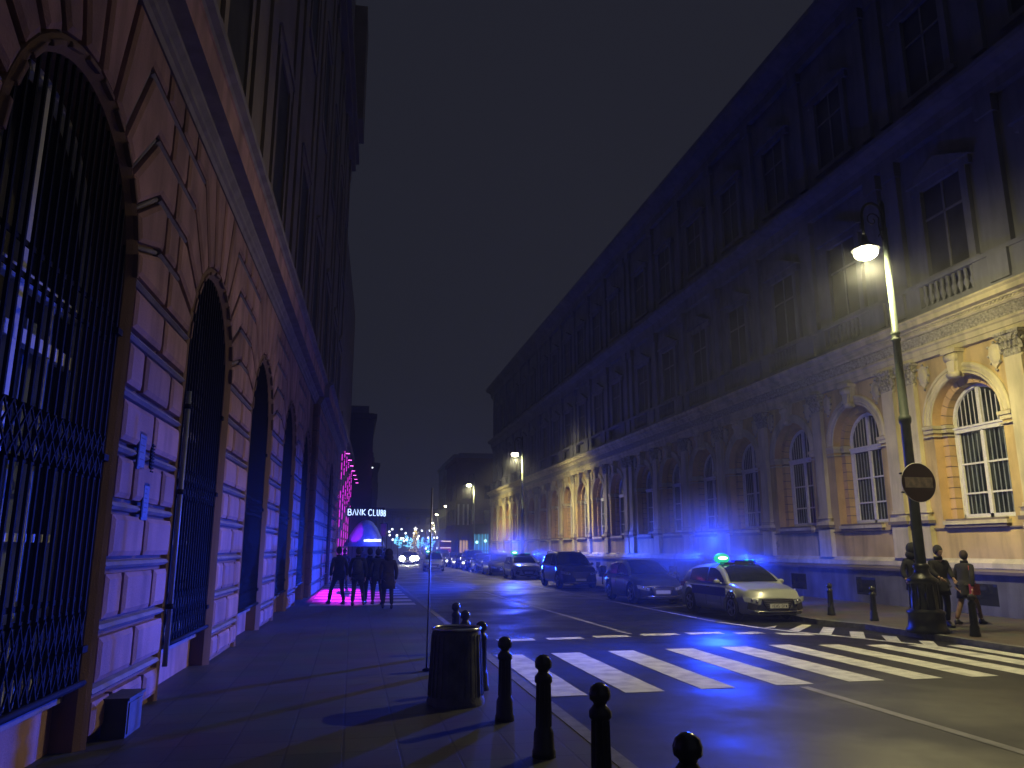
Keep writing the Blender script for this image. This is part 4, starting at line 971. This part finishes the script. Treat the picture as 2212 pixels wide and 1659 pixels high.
    for sh, e, hd in elb:
        a = N(sh + V3(0, 0, .0), .08, p2); b = N(e, .063, a); N(e + (hd - e) * .9, .05, b)
    Vc, Fc = skin_geo(nodes, edges2); mb = MB(); mb.add(Vc, Fc, True)
    n = 20; rings = []                                           # hem
    fm = (V3(feet[0][0], feet[0][1], 0) + V3(feet[1][0], feet[1][1], 0)) / 2
    for z in (1.06, .94, (hem + .94) / 2, hem):
        q = (1.06 - z); rings.append([((.175 + q * .12) * math.cos(2*PI*j/n) * k, ((.13 + q * .14) * math.sin(2*PI*j/n) + lean * .2 + fm.y * q * .3) * k, z * k) for j in range(n)])
    mb.loft(rings); mb.lathe([(.075*k, 1.47*k), (.095*k, 1.50*k), (.085*k, 1.55*k)], (0, nk.y * k, 0), 14, cap=False)
    mb.build('coat', cm, t)
    # trousers and shoes
    if not bare_legs:
        nodes, edges2 = [], []
        p0 = N(V3(0, 0, .93), (.16, .125))
        for i, s in enumerate((-1, 1)):
            a = N(V3(s * .095, 0, .82), .10, p0); b = N(knees[i], .072, a); N(ank[i] + V3(0, -.01, .03), .058, b)
        Vt, Ft = skin_geo(nodes, edges2); mb = MB(); mb.add(Vt, Ft, True); mb.build('trousers', lm, t)
    for i, s in enumerate((-1, 1)):
        a = ank[i]; mb = MB(); mb.loft([[sc((a.x + w * math.cos(2*PI*j/12), y + a.y, max(0, (zc_ + hh * math.sin(2*PI*j/12))))) for j in range(12)] for y, w, zc_, hh in ((-.07, .03, .05, .05), (-.04, .045, .07, .07), (.03, .048, .07, .07), (.1, .052, .04, .045), (.17, .045, .03, .035), (.2, .02, .025, .02))])
        mb.build('shoe', mat("shoe_leather", shoes, .5, .1, 20), t)
    mb = MB(); c = Vector(sc(hc)); hm_ = mat("hair_%d" % int(hair[0] * 1000), hair, .75, .4, 60, 1.0, 90)
    mb.m = Matrix.Translation(c) @ Matrix.Rotation(turn, 4, 'Z')
    if hood:
        mb.sphere((0, -.03 * k, .01), .135 * k, 14, 10, (.95, 1, 1.15)); mb.sphere((0, -.05 * k, -.12 * k), .15 * k, 12, 8, (1, .85, .8)); mb.build('hood', cm, t)
    else:
        mb.sphere((0, -.016 * k, .022 * k), .112 * k, 16, 10, (.86, .98, 1.12))
        if long_hair: mb.loft([[((w * math.cos(2*PI*j/12)) * k, (-.06 + d_ * math.sin(2*PI*j/12)) * k, z * k) for j in range(12)] for w, d_, z in ((.09, .07, .05), (.11, .07, -.06), (.125, .06, -.18), (.12, .05, -.3), (.07, .03, -.38))])
        mb.build('hair', hm_, t)
    if bag:
        b = empty('backpack' if bag[0] == 'back' else 'shoulder_bag', (0, 0, 0), 0); mb = MB(); bc = bag[1]
        if bag[0] == 'back': mb.loft([[((w * math.cos(2*PI*j/14)) * k, (-.2 + d_ * math.sin(2*PI*j/14) + lean) * k, z * k) for j in range(14)] for w, d_, z in ((.1, .05, .98), (.15, .09, 1.02), (.16, .1, 1.2), (.14, .08, 1.36), (.08, .05, 1.42))])
        else: mb.box(.2 * k, .3 * k, -.14 * k, .14 * k, .72 * k, .98 * k); mb.tube([sc((.24, -.1, .98)), sc((.17, -.02, 1.42)), sc((.24, .1, .98))], .01, 5)
        bpy.data.objects.remove(b); o = mb.build('backpack' if bag[0] == 'back' else 'shoulder_bag', mat("bag_%d" % int(bc[0] * 1000), bc, .7, .2, 15), None); o.location = loc; o.rotation_euler = (0, 0, rz); tag(o, bag[2], 'bag')
    return t
GP = 'pedestrians silhouetted on the left pavement'
P_ = .12
person('p', 'person with pink-lit head, leftmost of the left pavement group', (-.38, 26.3, P_), R(20), 1.78, ((-.2, .28), (.12, -.2)), ((-.23, .12, .86), (.22, -.1, .85)), (.02, .016, .02), (.014, .014, .02), (.04, .02, .02), group=GP)
person('p', 'person in a dark coat seen from behind, second from the wall in the pavement group', (.22, 25.6, P_), R(-5), 1.76, ((-.12, -.15), (.2, .2)), ((-.23, .1, .84), (.23, .12, .84)), (.010, .010, .012), (.010, .010, .012), bag=('back', (.03, .03, .05), 'dark backpack worn by the second person in the pavement group'), group=GP)
person('p', 'person in black walking close beside the second one, middle of the pavement group', (.60, 26.2, P_), R(0), 1.74, ((-.1, .1), (.14, -.1)), ((-.21, .08, .84), (.21, .08, .84)), (.011, .011, .013), (.011, .011, .013), group=GP)
person('p', 'person in a dark jacket, fourth along the pavement group', (.86, 25.9, P_), R(8), 1.72, ((-.12, .12), (.14, -.15)), ((-.22, .08, .84), (.2, .12, .95)), (.010, .011, .014), (.013, .012, .017), (.03, .02, .01), group=GP)
person('p', 'hooded person in a brownish coat, rightmost of the group on the left pavement', (1.12, 24.2, P_), R(-4), 1.70, ((-.14, .1), (.13, -.1)), ((-.23, .1, .84), (.23, .1, .84)), (.024, .016, .013), (.011, .011, .014), hood=True, hem=.6, group=GP)
for x, y, hh, c, lb_ in ((-.3, 36, 1.72, (.05, .02, .05), 'small distant person near the magenta-lit wall, left of the canopy'), (.5, 38.5, 1.8, (.04, .03, .06), 'small distant person standing under the blue canopy edge'), (1.4, 41, 1.7, (.05, .03, .03), 'small distant person by the kerb below the club lettering'), (1.9, 47, 1.75, (.04, .04, .05), 'farthest pedestrian on the left pavement near the kerb')):
    person('p', lb_, (x, y, P_), R(random.uniform(-30, 30) + 180 * (x > 1)), hh, coat=c, feet=((-.1, .08), (.12, -.08)), group='distant club visitors')
person('p', 'hooded person in dark clothes behind the lamp base, left one of the couple', (13.05, 16.3, P_), R(160), 1.84, coat=(.009, .010, .018), legs=(.007, .007, .010), hair=(.02, .02, .02), hood=True, turn=.4, hands=((-.2, .25, 1.0), (.25, .2, 1.0)))
person('p', 'curly-haired person looking down, right one of the couple behind the lamp base', (13.5, 16.05, P_), R(175), 1.80, coat=(.009, .008, .009), legs=(.008, .008, .010), hair=(.02, .015, .015), hands=((-.15, .28, 1.05), (.18, .28, 1.08)), hem=.7)
person('p', 'person in a dark coat and tan leggings striding along the right pavement', (14.55, 16.5, P_), R(-75), 1.68, ((-.1, -.3), (.1, .36)), ((-.25, .15, .85), (.28, -.12, .88)), (.010, .009, .010), (.16, .09, .055), (.05, .03, .02), hem=.62, lean=.05, bag=('side', (.30, .03, .04), 'small dark red bag at the hip of the striding person'))

# ---------------------------------------------------------------- club, canopy and sign on the left
CL_ = empty('club_building', fL(47.3, 0, 0), 0, 'dark building with magenta-lit banded columns beyond the rusticated palace', 'building'); CL_.location.x += XW
g = MB(fL); g.box(0, 26, -10, -.3, 0, 24); g.box(0, 26, -.3, .0, 9.2, 10); g.box(0, 26, -.3, .25, 9.6, 10.1); g.box(0, 26, -.32, -.05, .0, .9)
g.build('wall', mat("club_wall", (.18, .15, .16), .85, .2, 1.5, .2, 40), CL_)
M_mag = emit("magenta_wash_glow", (.80, .03, .80), 1.5); M_pinkcol = mat("club_column_stone", (.4, .36, .36), .8, .15, 4)
for i in range(7):
    u = 1.3 + i * 3.7
    g = MB(fL)
    for k in range(14): g.box(u - .32, u + .32, -.3, .1, .13 + k * .62, .13 + k * .62 + .55)
    g.box(u - .26, u + .26, -.3, .06, .1, 8.8); g.box(u - .42, u + .42, -.3, .2, 8.8, 9.2); co = g.build('column', M_pinkcol, CL_)
    g = MB(fL)
    for k in range(14):
        if (k * 7 + i * 3) % 5 != 1: g.box(u - .352, u - .325, .08, .118, .16 + k * .62, .16 + k * .62 + .48)  # glowing dashes stand in for floodlight caught on the column bands
    g.build('lit_band_dashes', M_mag, co)
    f = empty('wall_floodlight', fL(47.3 + u, .0, 7.6 - .0 * i), 0, ['first and highest', 'second', 'third', 'fourth', 'fifth', 'sixth', 'seventh and lowest'][i] + ' magenta floodlight on an arm in the club row, counted from the nearest', 'floodlight', 'magenta floodlights on the club front'); f.location.x += XW
    g = MB(); g.tube([(0, 0, 0), (.55, -.02, .12)], .02, 6); g.build('arm', M_iron, f)
    g = MB(); g.box(.46, .74, -.1, .1, .08, .15); g.build('housing', M_iron, f)
    g = MB(); g.box(.48, .72, -.08, .08, .055, .078); g.build('lit_face', emit("flood_face", (1.0, .12, .85), 4), f)
lamp_light('club_flood', 'SPOT', 6500, (.72, .010, .95), (-.75, 48.4, 5.6), (-.15, 32.6, .1), .1, R(12), .6)
lamp_light('club_flood', 'SPOT', 45, (.7, .02, .9), (.6, 46, 3.4), (-1.1, 53, 3), .1, R(80), .6)
# canopy
cn = empty('entrance_canopy', (.95, 57, .12), 0, 'bell-shaped blue fabric canopy with a magenta-lit patch over the club entrance', 'canopy')
g = MB(); rings = []
for z, w, d in ((1.9, 1.45, 1.3), (2.2, 1.32, 1.2), (2.7, 1.05, 1.0), (3.2, .78, .75), (3.55, .52, .5), (3.72, .28, .3), (3.78, .06, .06)):
    rings.append([(-.05 * (3.78 - z) + w * math.copysign(abs(math.cos(2*PI*k/32)) ** .8, math.cos(2*PI*k/32)) * (1 + .03 * math.cos(k * PI / 2)), d * math.sin(2*PI*k/32), z) for k in range(32)])
g.loft(rings, caps=False); g.build('fabric', mat("canopy_fabric", (.10, .16, .75), .7, .1, 3), cn)
g = MB()
for a in (PI/4, 3*PI/4, 5*PI/4, 7*PI/4): g.tube([(1.3*math.cos(a), 1.1*math.sin(a), 0), (1.3*math.cos(a), 1.1*math.sin(a), 2.0)], .03, 6)
g.build('frame', M_iron, cn)
g = MB(); random.seed(4)
for k in range(12): g.box(-.15 + k * .1, -.07 + k * .1, -1.4, -1.36, 2.25 - random.random() * .03, 2.36 + random.random() * .06)
g.build('lit_valance', emit("valance_light", (.75, .85, 1.0), 3), cn)
lamp_light('canopy_light', 'POINT', 160, (.03, .08, 1), (1.6, 54.0, 2.6), size=.1); lamp_light('canopy_light', 'SPOT', 900, (1.0, .02, .6), (-.4, 53.5, 2.2), (.35, 57, 3.1), .05, R(24), .3)
# lettering
cs = empty('club_sign', (.85, 56.2, 4.15), 0, 'sign with pale blue lit letters reading BANK CLUB above the canopy', 'sign')
LET = {'B': [[(0,0),(0,1),(.4,1),(.55,.85),(.55,.65),(.4,.53),(0,.53)], [(.4,.53),(.62,.4),(.62,.12),(.45,0),(0,0)]], 'A': [[(0,0),(.35,1),(.7,0)]], 'N': [[(0,0),(0,1),(.6,0),(.6,1)]], 'K': [[(0,0),(0,1)], [(.6,1),(.05,.5),(.62,0)]],
       'C': [[(.62,.85),(.45,1),(.2,1),(0,.75),(0,.25),(.2,0),(.45,0),(.62,.15)]], 'L': [[(0,1),(0,0),(.45,0)]], 'U': [[(0,1),(0,.2),(.15,0),(.4,0),(.55,.2),(.55,1)]]}
M_let = emit("letter_light", (.45, .62, 1.0), 2.6); xx = -1.22
g = MB(); g.box(-1.3, 1.34, .06, .16, -.08, .60); g.build('backing_board', M_trim, cs)
for ch, wd, ht, dz, y in (('B', .95, .42, .05, 0), ('A', 1, .42, .05, 0), ('N', 1, .42, .05, 0), ('K', 1, .42, .05, 0), (' ', 1, 0, 0, 0), ('C', 1, .42, .03, 0), ('L', 1, .42, .03, 0), ('U', .75, .42, .03, 0), ('B', .5, .40, .02, .02), ('B', .5, .40, 0, .03)):
    if ch == ' ': xx += .12; continue
    g = MB()
    for st in LET[ch]: g.tube([(xx + a * .36 * wd, .03, b * ht + dz) for a, b in st], .03, 6)
    g.build('letter', M_let, cs); xx += .36 * wd * (.70 if ch not in 'L' else .52) + .08
g = MB(); g.tube([(-1.25, .12, .5), (-1.5, .12, 1.2)], .03, 6); g.tube([(-1.1, .12, -.05), (-1.1, .12, -4.0)], .04, 6); g.tube([(1.25, .12, -.05), (1.25, .12, -4.0)], .04, 6); g.build('support', M_iron, cs)
bn_ = empty('hanging_banner', (2.15, 56, 3.2), 0, 'small faint maroon banner hanging to the right of the club lettering', 'banner')
g = MB(); g.box(-.17, .17, -.01, .01, -.45, .4); g.build('cloth', mat("maroon_cloth", (.30, .05, .12), .8, .2, 6), bn_); g = MB(); g.tube([(-.25, 0, .42), (.25, 0, .42)], .02, 6); g.tube([(.25, 0, .42), (.25, 0, -3.05)], .03, 6); g.build('pole', M_iron, bn_)

# ---------------------------------------------------------------- far buildings
def block(label, x0, x1, y0, y1, h, m, wins=(), rz=0, roof=.8, name='town_building', wm=None, face='x'):
    t = empty(name, ((x0 + x1) / 2, (y0 + y1) / 2, 0), rz, label, 'building'); a, b = (x1 - x0) / 2, (y1 - y0) / 2
    g = MB(); g.box(-a, a, -b, b, 0, h); g.box(-a - .3, a + .3, -b - .3, b + .3, h - .6, h - .1); g.box(-a - .15, a + .15, -b - .15, b + .15, 4.2, 4.5); g.build('wall', m, t)
    g = MB(); g.box(-a + .5, a - .5, -b + .5, b - .5, h, h + roof); g.build('roof', M_roof, t)
    k = 0
    s = -1 if x0 > 5 else 1
    nz = int((h - 5) // 3.6)
    ny = int((y1 - y0) // 3.4)
    w0 = None
    for j in range(nz):
        for i in range(ny):
            if w0 is None:
                g = MB(); x = s * a
                for q0, q1, r0, r1 in ((-.75, -.6, 0, 2), (.6, .75, 0, 2), (-.85, .85, 2, 2.2), (-.85, .85, -.15, 0)): g.box(min(x, x + s * .12), max(x, x + s * .12), q0, q1, r0, r1)
                w0 = g.build('window', m, t); g = MB(); g.box(min(x, x + s * .03), max(x, x + s * .03), -.6, .6, 0, 2); g.build('pane', M_dglass, w0); c = w0
            else: c = copy_tree(w0, parent=t)
            c.location = (0, -b + 1.7 + i * 3.4, 5.4 + j * 3.6)
    nx_ = int((x1 - x0) // 3.2); w1 = None
    for j in range(nz):
        for i in range(nx_):
            if w1 is None:
                g = MB()
                for q0, q1, r0, r1 in ((-.75, -.6, 0, 2), (.6, .75, 0, 2), (-.85, .85, 2, 2.2), (-.85, .85, -.15, 0)): g.box(q0, q1, -b - .12, -b, r0, r1)
                w1 = g.build('window', m, t); g = MB(); g.box(-.6, .6, -b - .03, -b, 0, 2); g.build('pane', M_dglass, w1); c = w1
            else: c = copy_tree(w1, parent=t)
            c.location = (-a + 1.6 + i * 3.2, 0, 5.4 + j * 3.6)
    return t
block('dark tall building on the left past the club, edged by a faint row of lights', -14, 1.6, 76, 104, 15, M_far)
block('dark far building behind the illuminated trees, left of the Christmas tree', -18, 3.2, 112, 150, 14, M_far)
tb = block('brown brick house with tall white window surrounds past the palace end', 14.6, 30, 112.2, 124, 15, M_far2)
g = MB()
for x in (-7.3, -6.55, -5.9, -5.1): g.box(x - .12, x + .12, -6.05, -5.9, 5.2, 8.2)
g.build('white_window_surround', mat("white_surround", (.6, .58, .5), .7, .1, 4), tb)
tg = block('tall pale greenish stone building strongly lit by a street lamp, in the distance', 16.1, 34, 130.5, 150, 17, M_far3)
block('unlit grey block closing the street beyond the red van', 26, 44, 158, 186, 16, M_far)
block('dark low building across the far square behind the Christmas tree', 2, 40, 240, 256, 13, M_far)
sh = empty('lit_shop', (15.35, 99.5, 0), 0, 'blue-lit glazed shopfront with two round lamps, just past the palace', 'shop')
g = MB(); g.box(0, 1.9, 0, 4, 0, 5); g.build('wall', M_far, sh)
M_shop = emit("shop_blue_tube", (.10, .55, .85), .8); M_shopin = emit("shop_interior", (.03, .16, .24), .7)
g = MB(); g.box(.05, 1.85, -.05, -.01, .3, 3.6); g.build('shop_window', M_shopin, sh)
for x in (.1, .65, 1.1, 1.5, 1.83):
    g = MB(); g.box(x - .045, x + .045, -.12, -.05, .2, 3.7); g.build('light_tube', M_shop, sh)
for x, z in ((.35, 2.64), (1.46, 2.81)):
    g = MB(); g.sphere((x, -.35, z), .19, 14, 8); g.build('round_lamp', emit("shop_lamp", (.45, 1.0, .9), 2.2), sh)
g = MB(); g.box(.0, 1.9, -.15, 0, 1.5, 1.6); g.build('crossbar', M_iron, sh)
ar = empty('lit_arcade', (15.0, 111.4, 0), 0, 'row of small arches glowing yellow at street level beside the red van', 'arcade')
g = MB(); g.box(.0, 1.6, 0, .6, 0, 4.4); g.build('wall', M_far2, ar)
for x in (.3, .75, 1.15):
    g = MB(); g.add([(x - .15, -.02, .4), (x + .15, -.02, .4)] + [(x + .15 * math.cos(PI*k/8), -.02, 2.7 + .35 * math.sin(PI*k/8)) for k in range(9)], [tuple(range(11))]); g.build('lit_arch', emit("arch_window_light", (1.0, .62, .22), .55), ar)

# ---------------------------------------------------------------- Christmas lights
ct = empty('christmas_tree', (13.4, 170, 0), 0, 'tall pointed Christmas tree covered in golden lights with a star on top', 'christmas tree')
random.seed(21); g = MB(); g.tube([(0, 0, 0), (0, 0, 5.6)], [.16, .03], 8)
g.build('trunk', mat("trunk_bark", (.08, .05, .03), .9, .2, 9), ct)
g = MB()
for i in range(620):
    z = .5 + 5.2 * (random.random() ** 1.35); r = 1.45 * (1 - (z - .5) / 5.5) ** 1.05 + .05; a = random.uniform(0, 2 * PI); rr = r * random.uniform(.4, 1.05); l_ = .22 + r * .2
    p = Vector((rr * math.cos(a), rr * math.sin(a), z)); d = Vector((math.cos(a), math.sin(a), -.35)); s_ = Vector((-math.sin(a), math.cos(a), 0)) * .09
    g.add([p - s_, p + s_, p + d * l_ + s_ * .3, p + d * l_ - s_ * .3 + Vector((0, 0, .04))], [(0, 1, 2, 3)])
g.build('branches', mat("fir_needles", (.02, .045, .02), .9, .3, 9), ct)
g = MB()
for i in range(330):
    z = .5 + 5.1 * (random.random() ** 1.1); r = 1.5 * (1 - (z - .5) / 5.5) + .06; a = random.uniform(PI, 2 * PI) if i % 3 else random.uniform(0, PI); g.sphere((r * math.cos(a), r * math.sin(a), z), .045, 5, 3)
o = g.build('fairy_lights', emit("gold_fairy_light", (1.0, .74, .22), 3.2), ct)
g = MB()
pts = []
for k in range(10): r = .48 if k % 2 == 0 else .2; pts.append((r * math.sin(PI * k / 5), r * math.cos(PI * k / 5) + 6.0))
g.prism(pts, -.08, .08); g.build('star', emit("star_light", (1, .97, .85), 4), ct)
bulbs = [(655,892),(628,915),(631,946),(738,892),(697,947),(775,929),(755,976),(791,967),(784,987),(659,986),(849,928),(921,905),(893,955),(881,977),(993,905),(1005,942),(978,968),(1068,942),(1084,957),(1032,968),(1058,968),(957,1066),(1060,1063),(760,1000),(735,975)]
ls = {}
def unproj(px, py, yd):                                        # street position of a lamp hung at distance yd
    k = 1 / 1.1302; x = (780 + px * 500 / 1843) * k; y = (1050 + py * 500 / 1843) * k
    p, w_ = R(12.13), R(11.58); F = Vector((math.sin(w_) * math.cos(p), math.cos(w_) * math.cos(p), math.sin(p))); Rt = Vector((math.cos(w_), -math.sin(w_), 0)); U = Rt.cross(F)
    d = (x - 1106) * Rt - (y - 829.5) * U + 1650 * F; return Vector((0, 0, 1.9)) + d * (yd / d.y)
M_globe = emit("white_globe_light", (.86, .9, 1.0), 4)
rows = [145 + 7 * (i % 4) for i in range(len(bulbs))]
for yd in sorted(set(rows)):
    mem = [unproj(a, b, yd) for (a, b), r in zip(bulbs, rows) if r == yd]; mem.sort(key=lambda v: v.x)
    nm = ['nearest', 'second', 'third', 'farthest'][(yd - 145) // 7]
    t = empty('light_string', (mem[0].x - 2, yd, 0), 0, nm + ' string of white globe lights hung across the street before the Christmas tree', 'string lights', 'strings of globe lights over the street')
    b = t.location; g = MB(); x0, x1 = mem[0].x - 2 - b.x, mem[-1].x + 2 - b.x
    for s_ in (x0, x1): g.tube([(s_, 0, 0), (s_, 0, 9)], .05, 6)
    g.tube([(x0 + (x1 - x0) * k / 12, 0, 9 - 1.0 * math.sin(PI * k / 12)) for k in range(13)], .015, 4)
    for v in mem: g.tube([(v.x - b.x, 0, v.z), (v.x - b.x, 0, 9 - 1.0 * math.sin(PI * (v.x - b.x - x0) / (x1 - x0)))], .008, 4)
    g.build('cable_and_masts', M_iron, t)
    for v in mem: g = MB(); g.sphere((v.x - b.x, 0, v.z), .19, 10, 7); g.build('globe', M_globe, t)
random.seed(8); M_cyanled = emit("cyan_fairy_light", (.18, .62, .95), 2.6)
for j, (px, py, lb_) in enumerate(((705, 1030, 'leafless street tree wrapped in cyan lights, leftmost'), (800, 1040, 'cyan-lit tree just left of the Christmas tree'), (905, 1030, 'cyan-lit tree just right of the Christmas tree'), (1005, 1035, 'rightmost cyan-lit tree, near the red van'))):
    c = unproj(px, py, 158 + j * 2); t = empty('lit_tree', (c.x, c.y, 0), 0, lb_, 'lit tree', 'street trees wrapped in cyan lights')
    g = MB(); g.tube([(0, 0, 0), (.05, 0, 1.6), (0, 0, 3.2)], [.14, .1, .05], 7)
    br = []
    for k in range(16):
        a = random.uniform(0, 2 * PI); z = random.uniform(1.4, 3.2); e = Vector((1.3 * math.cos(a) * random.uniform(.4, 1), 1.2 * math.sin(a), z + random.uniform(.5, 1.5))); br.append((Vector((0, 0, z)), e)); g.tube([(0, 0, z), tuple((Vector((0, 0, z)) + e) / 2 + Vector((0, 0, .12))), tuple(e)], [.04, .025, .01], 5)
    g.build('trunk', mat("trunk_bark", (.08, .05, .03)), t)
    g = MB()
    for a_, e in br:
        for k in range(5): p = a_.lerp(e, .3 + .7 * random.random()) + Vector((random.uniform(-.2, .2), 0, random.uniform(-.2, .2))); g.sphere(tuple(p), random.uniform(.06, .13), 6, 4)
    g.build('fairy_lights', M_cyanled, t)
ed = empty('roof_light_row', (1.62, 76, 0), 0, 'short dotted row of tiny white lights along a dark roof edge on the left', 'string lights')
g = MB()
for k in range(9): g.sphere((.02, k * 2.2, 9.6 - k * .0), .06, 6, 4)
g.build('bulbs', M_globe, ed); g = MB(); g.tube([(.02, 0, 9.62), (.02, 18, 9.62)], .015, 4); g.tube([(.05, 19, .1), (.05, 19, 9.6)], .05, 6); g.build('cable', mat("steel_post", (.3, .3, .33)), ed)

# ---------------------------------------------------------------- blue emergency beams
BLUE = (.012, .055, 1.0)
def beam(loc, aim, power, ang, blend=1.0, size=.12, parent=None, col=BLUE):
    return lamp_light('beacon_beam', 'SPOT', power, col, loc, aim, size, R(ang), blend, parent)
BP = (10.5, 21.5, 2.1)
for aim, pw, an in (((-2.3, 7.6, .6), 17000, 28), ((-2.1, 13.5, .4), 13000, 29), ((-1.9, 19.2, .3), 12000, 29)): beam((9.75, 20.7, 1.72), aim, pw, an)
for aim, pw, an in (((-1.7, 25.5, .6), 52000, 21), ((-1.4, 32.0, .4), 30000, 26), ((-1.2, 39, .3), 16000, 34)): beam((9.75, 49.2, 1.72), aim, pw, an)
beam((9.9, 20.2, 1.75), (6.3, 13.0, 0), 1300, 40)                   # forward, onto the damp road
beam((11.5, 20.8, 1.62), (17, 27, .0), 5500, 42)
beam((11.5, 21.3, 1.62), (17, 35, .3), 14000, 30)
beam((11.5, 20.8, 1.62), (17, 17.5, .3), 600, 46)
beam((11.4, 49.2, 1.62), (17, 44, .3), 12000, 56)
beam((11.4, 49.2, 1.62), (17, 54, .3), 8000, 56)
beam((9.9, 48.2, 1.7), (7.2, 33, 0), 2500, 30)
lamp_light('beacon_glow', 'POINT', 560, BLUE, BP, size=.1)
lamp_light('beacon_glow', 'POINT', 700, BLUE, (10.5, 49.9, 2.1), size=.1)
lamp_light('beacon_glow', 'POINT', 350, BLUE, (6.5, 67.6, 2.1), size=.1)

# ---------------------------------------------------------------- night haze, plus haze balls added as light halos
hz = MB(); hz.box(-60, 90, -30, 330, -1.2, 48); ho = hz.build('haze', MATS["salmon_plaster"])
hm = bpy.data.materials.new("night_haze"); hm.use_nodes = True; nt = hm.node_tree; nt.nodes.remove(nt.nodes["Principled BSDF"])
pv = nt.nodes.new('ShaderNodeVolumePrincipled'); pv.inputs['Color'].default_value = (.8, .85, 1, 1); pv.inputs['Density'].default_value = .0022; pv.inputs['Anisotropy'].default_value = .3
nt.links.new(pv.outputs[0], nt.nodes["Material Output"].inputs['Volume']); ho.data.materials.clear(); ho.data.materials.append(hm)
tag(ho, kind='stuff')

def halo_mist(c, r, dens, label):  # added volumes standing in for lens glare round beacons and lamps
    m = MATS.get('halo_mist%g' % dens)
    if not m:
        m = bpy.data.materials.new("halo_volume"); m.use_nodes = True; nt = m.node_tree; nt.nodes.remove(nt.nodes["Principled BSDF"]); MATS['halo_mist%g' % dens] = m
        v = nt.nodes.new('ShaderNodeVolumePrincipled'); v.inputs['Color'].default_value = (.8, .85, 1, 1)
        tc = nt.nodes.new('ShaderNodeTexCoord'); ln = nt.nodes.new('ShaderNodeVectorMath'); ln.operation = 'LENGTH'; nt.links.new(tc.outputs['Object'], ln.inputs[0])
        mr = nt.nodes.new('ShaderNodeMapRange'); mr.interpolation_type = 'SMOOTHSTEP'; mr.inputs[1].default_value = 1; mr.inputs[2].default_value = .1; mr.inputs[3].default_value = 0; mr.inputs[4].default_value = dens
        nt.links.new(ln.outputs['Value'], mr.inputs[0]); nt.links.new(mr.outputs[0], v.inputs['Density']); nt.links.new(v.outputs[0], nt.nodes["Material Output"].inputs['Volume'])
    g = MB(); g.sphere((0, 0, 0), 1, 24, 16); o = g.build('halo_mist', m); o.location = c; o.scale = r; tag(o, kind='stuff'); return o
halo_mist((10.9, 23.0, 2.1), (3.2, 3.0, 2.0), .11, '')
halo_mist((10.9, 52.0, 2.0), (3.6, 3.6, 2.0), .11, '')
halo_mist((6.8, 69.0, 2.1), (2.6, 2.6, 2.1), .11, '')
for x, y, z, r in ((11.7, 15.1, 8.6, .95), (11.7, 56, 8.6, 1.2), (12.5, 85, 8.6, 1.4)): halo_mist((x, y, z), (r, r, r), .022, '')
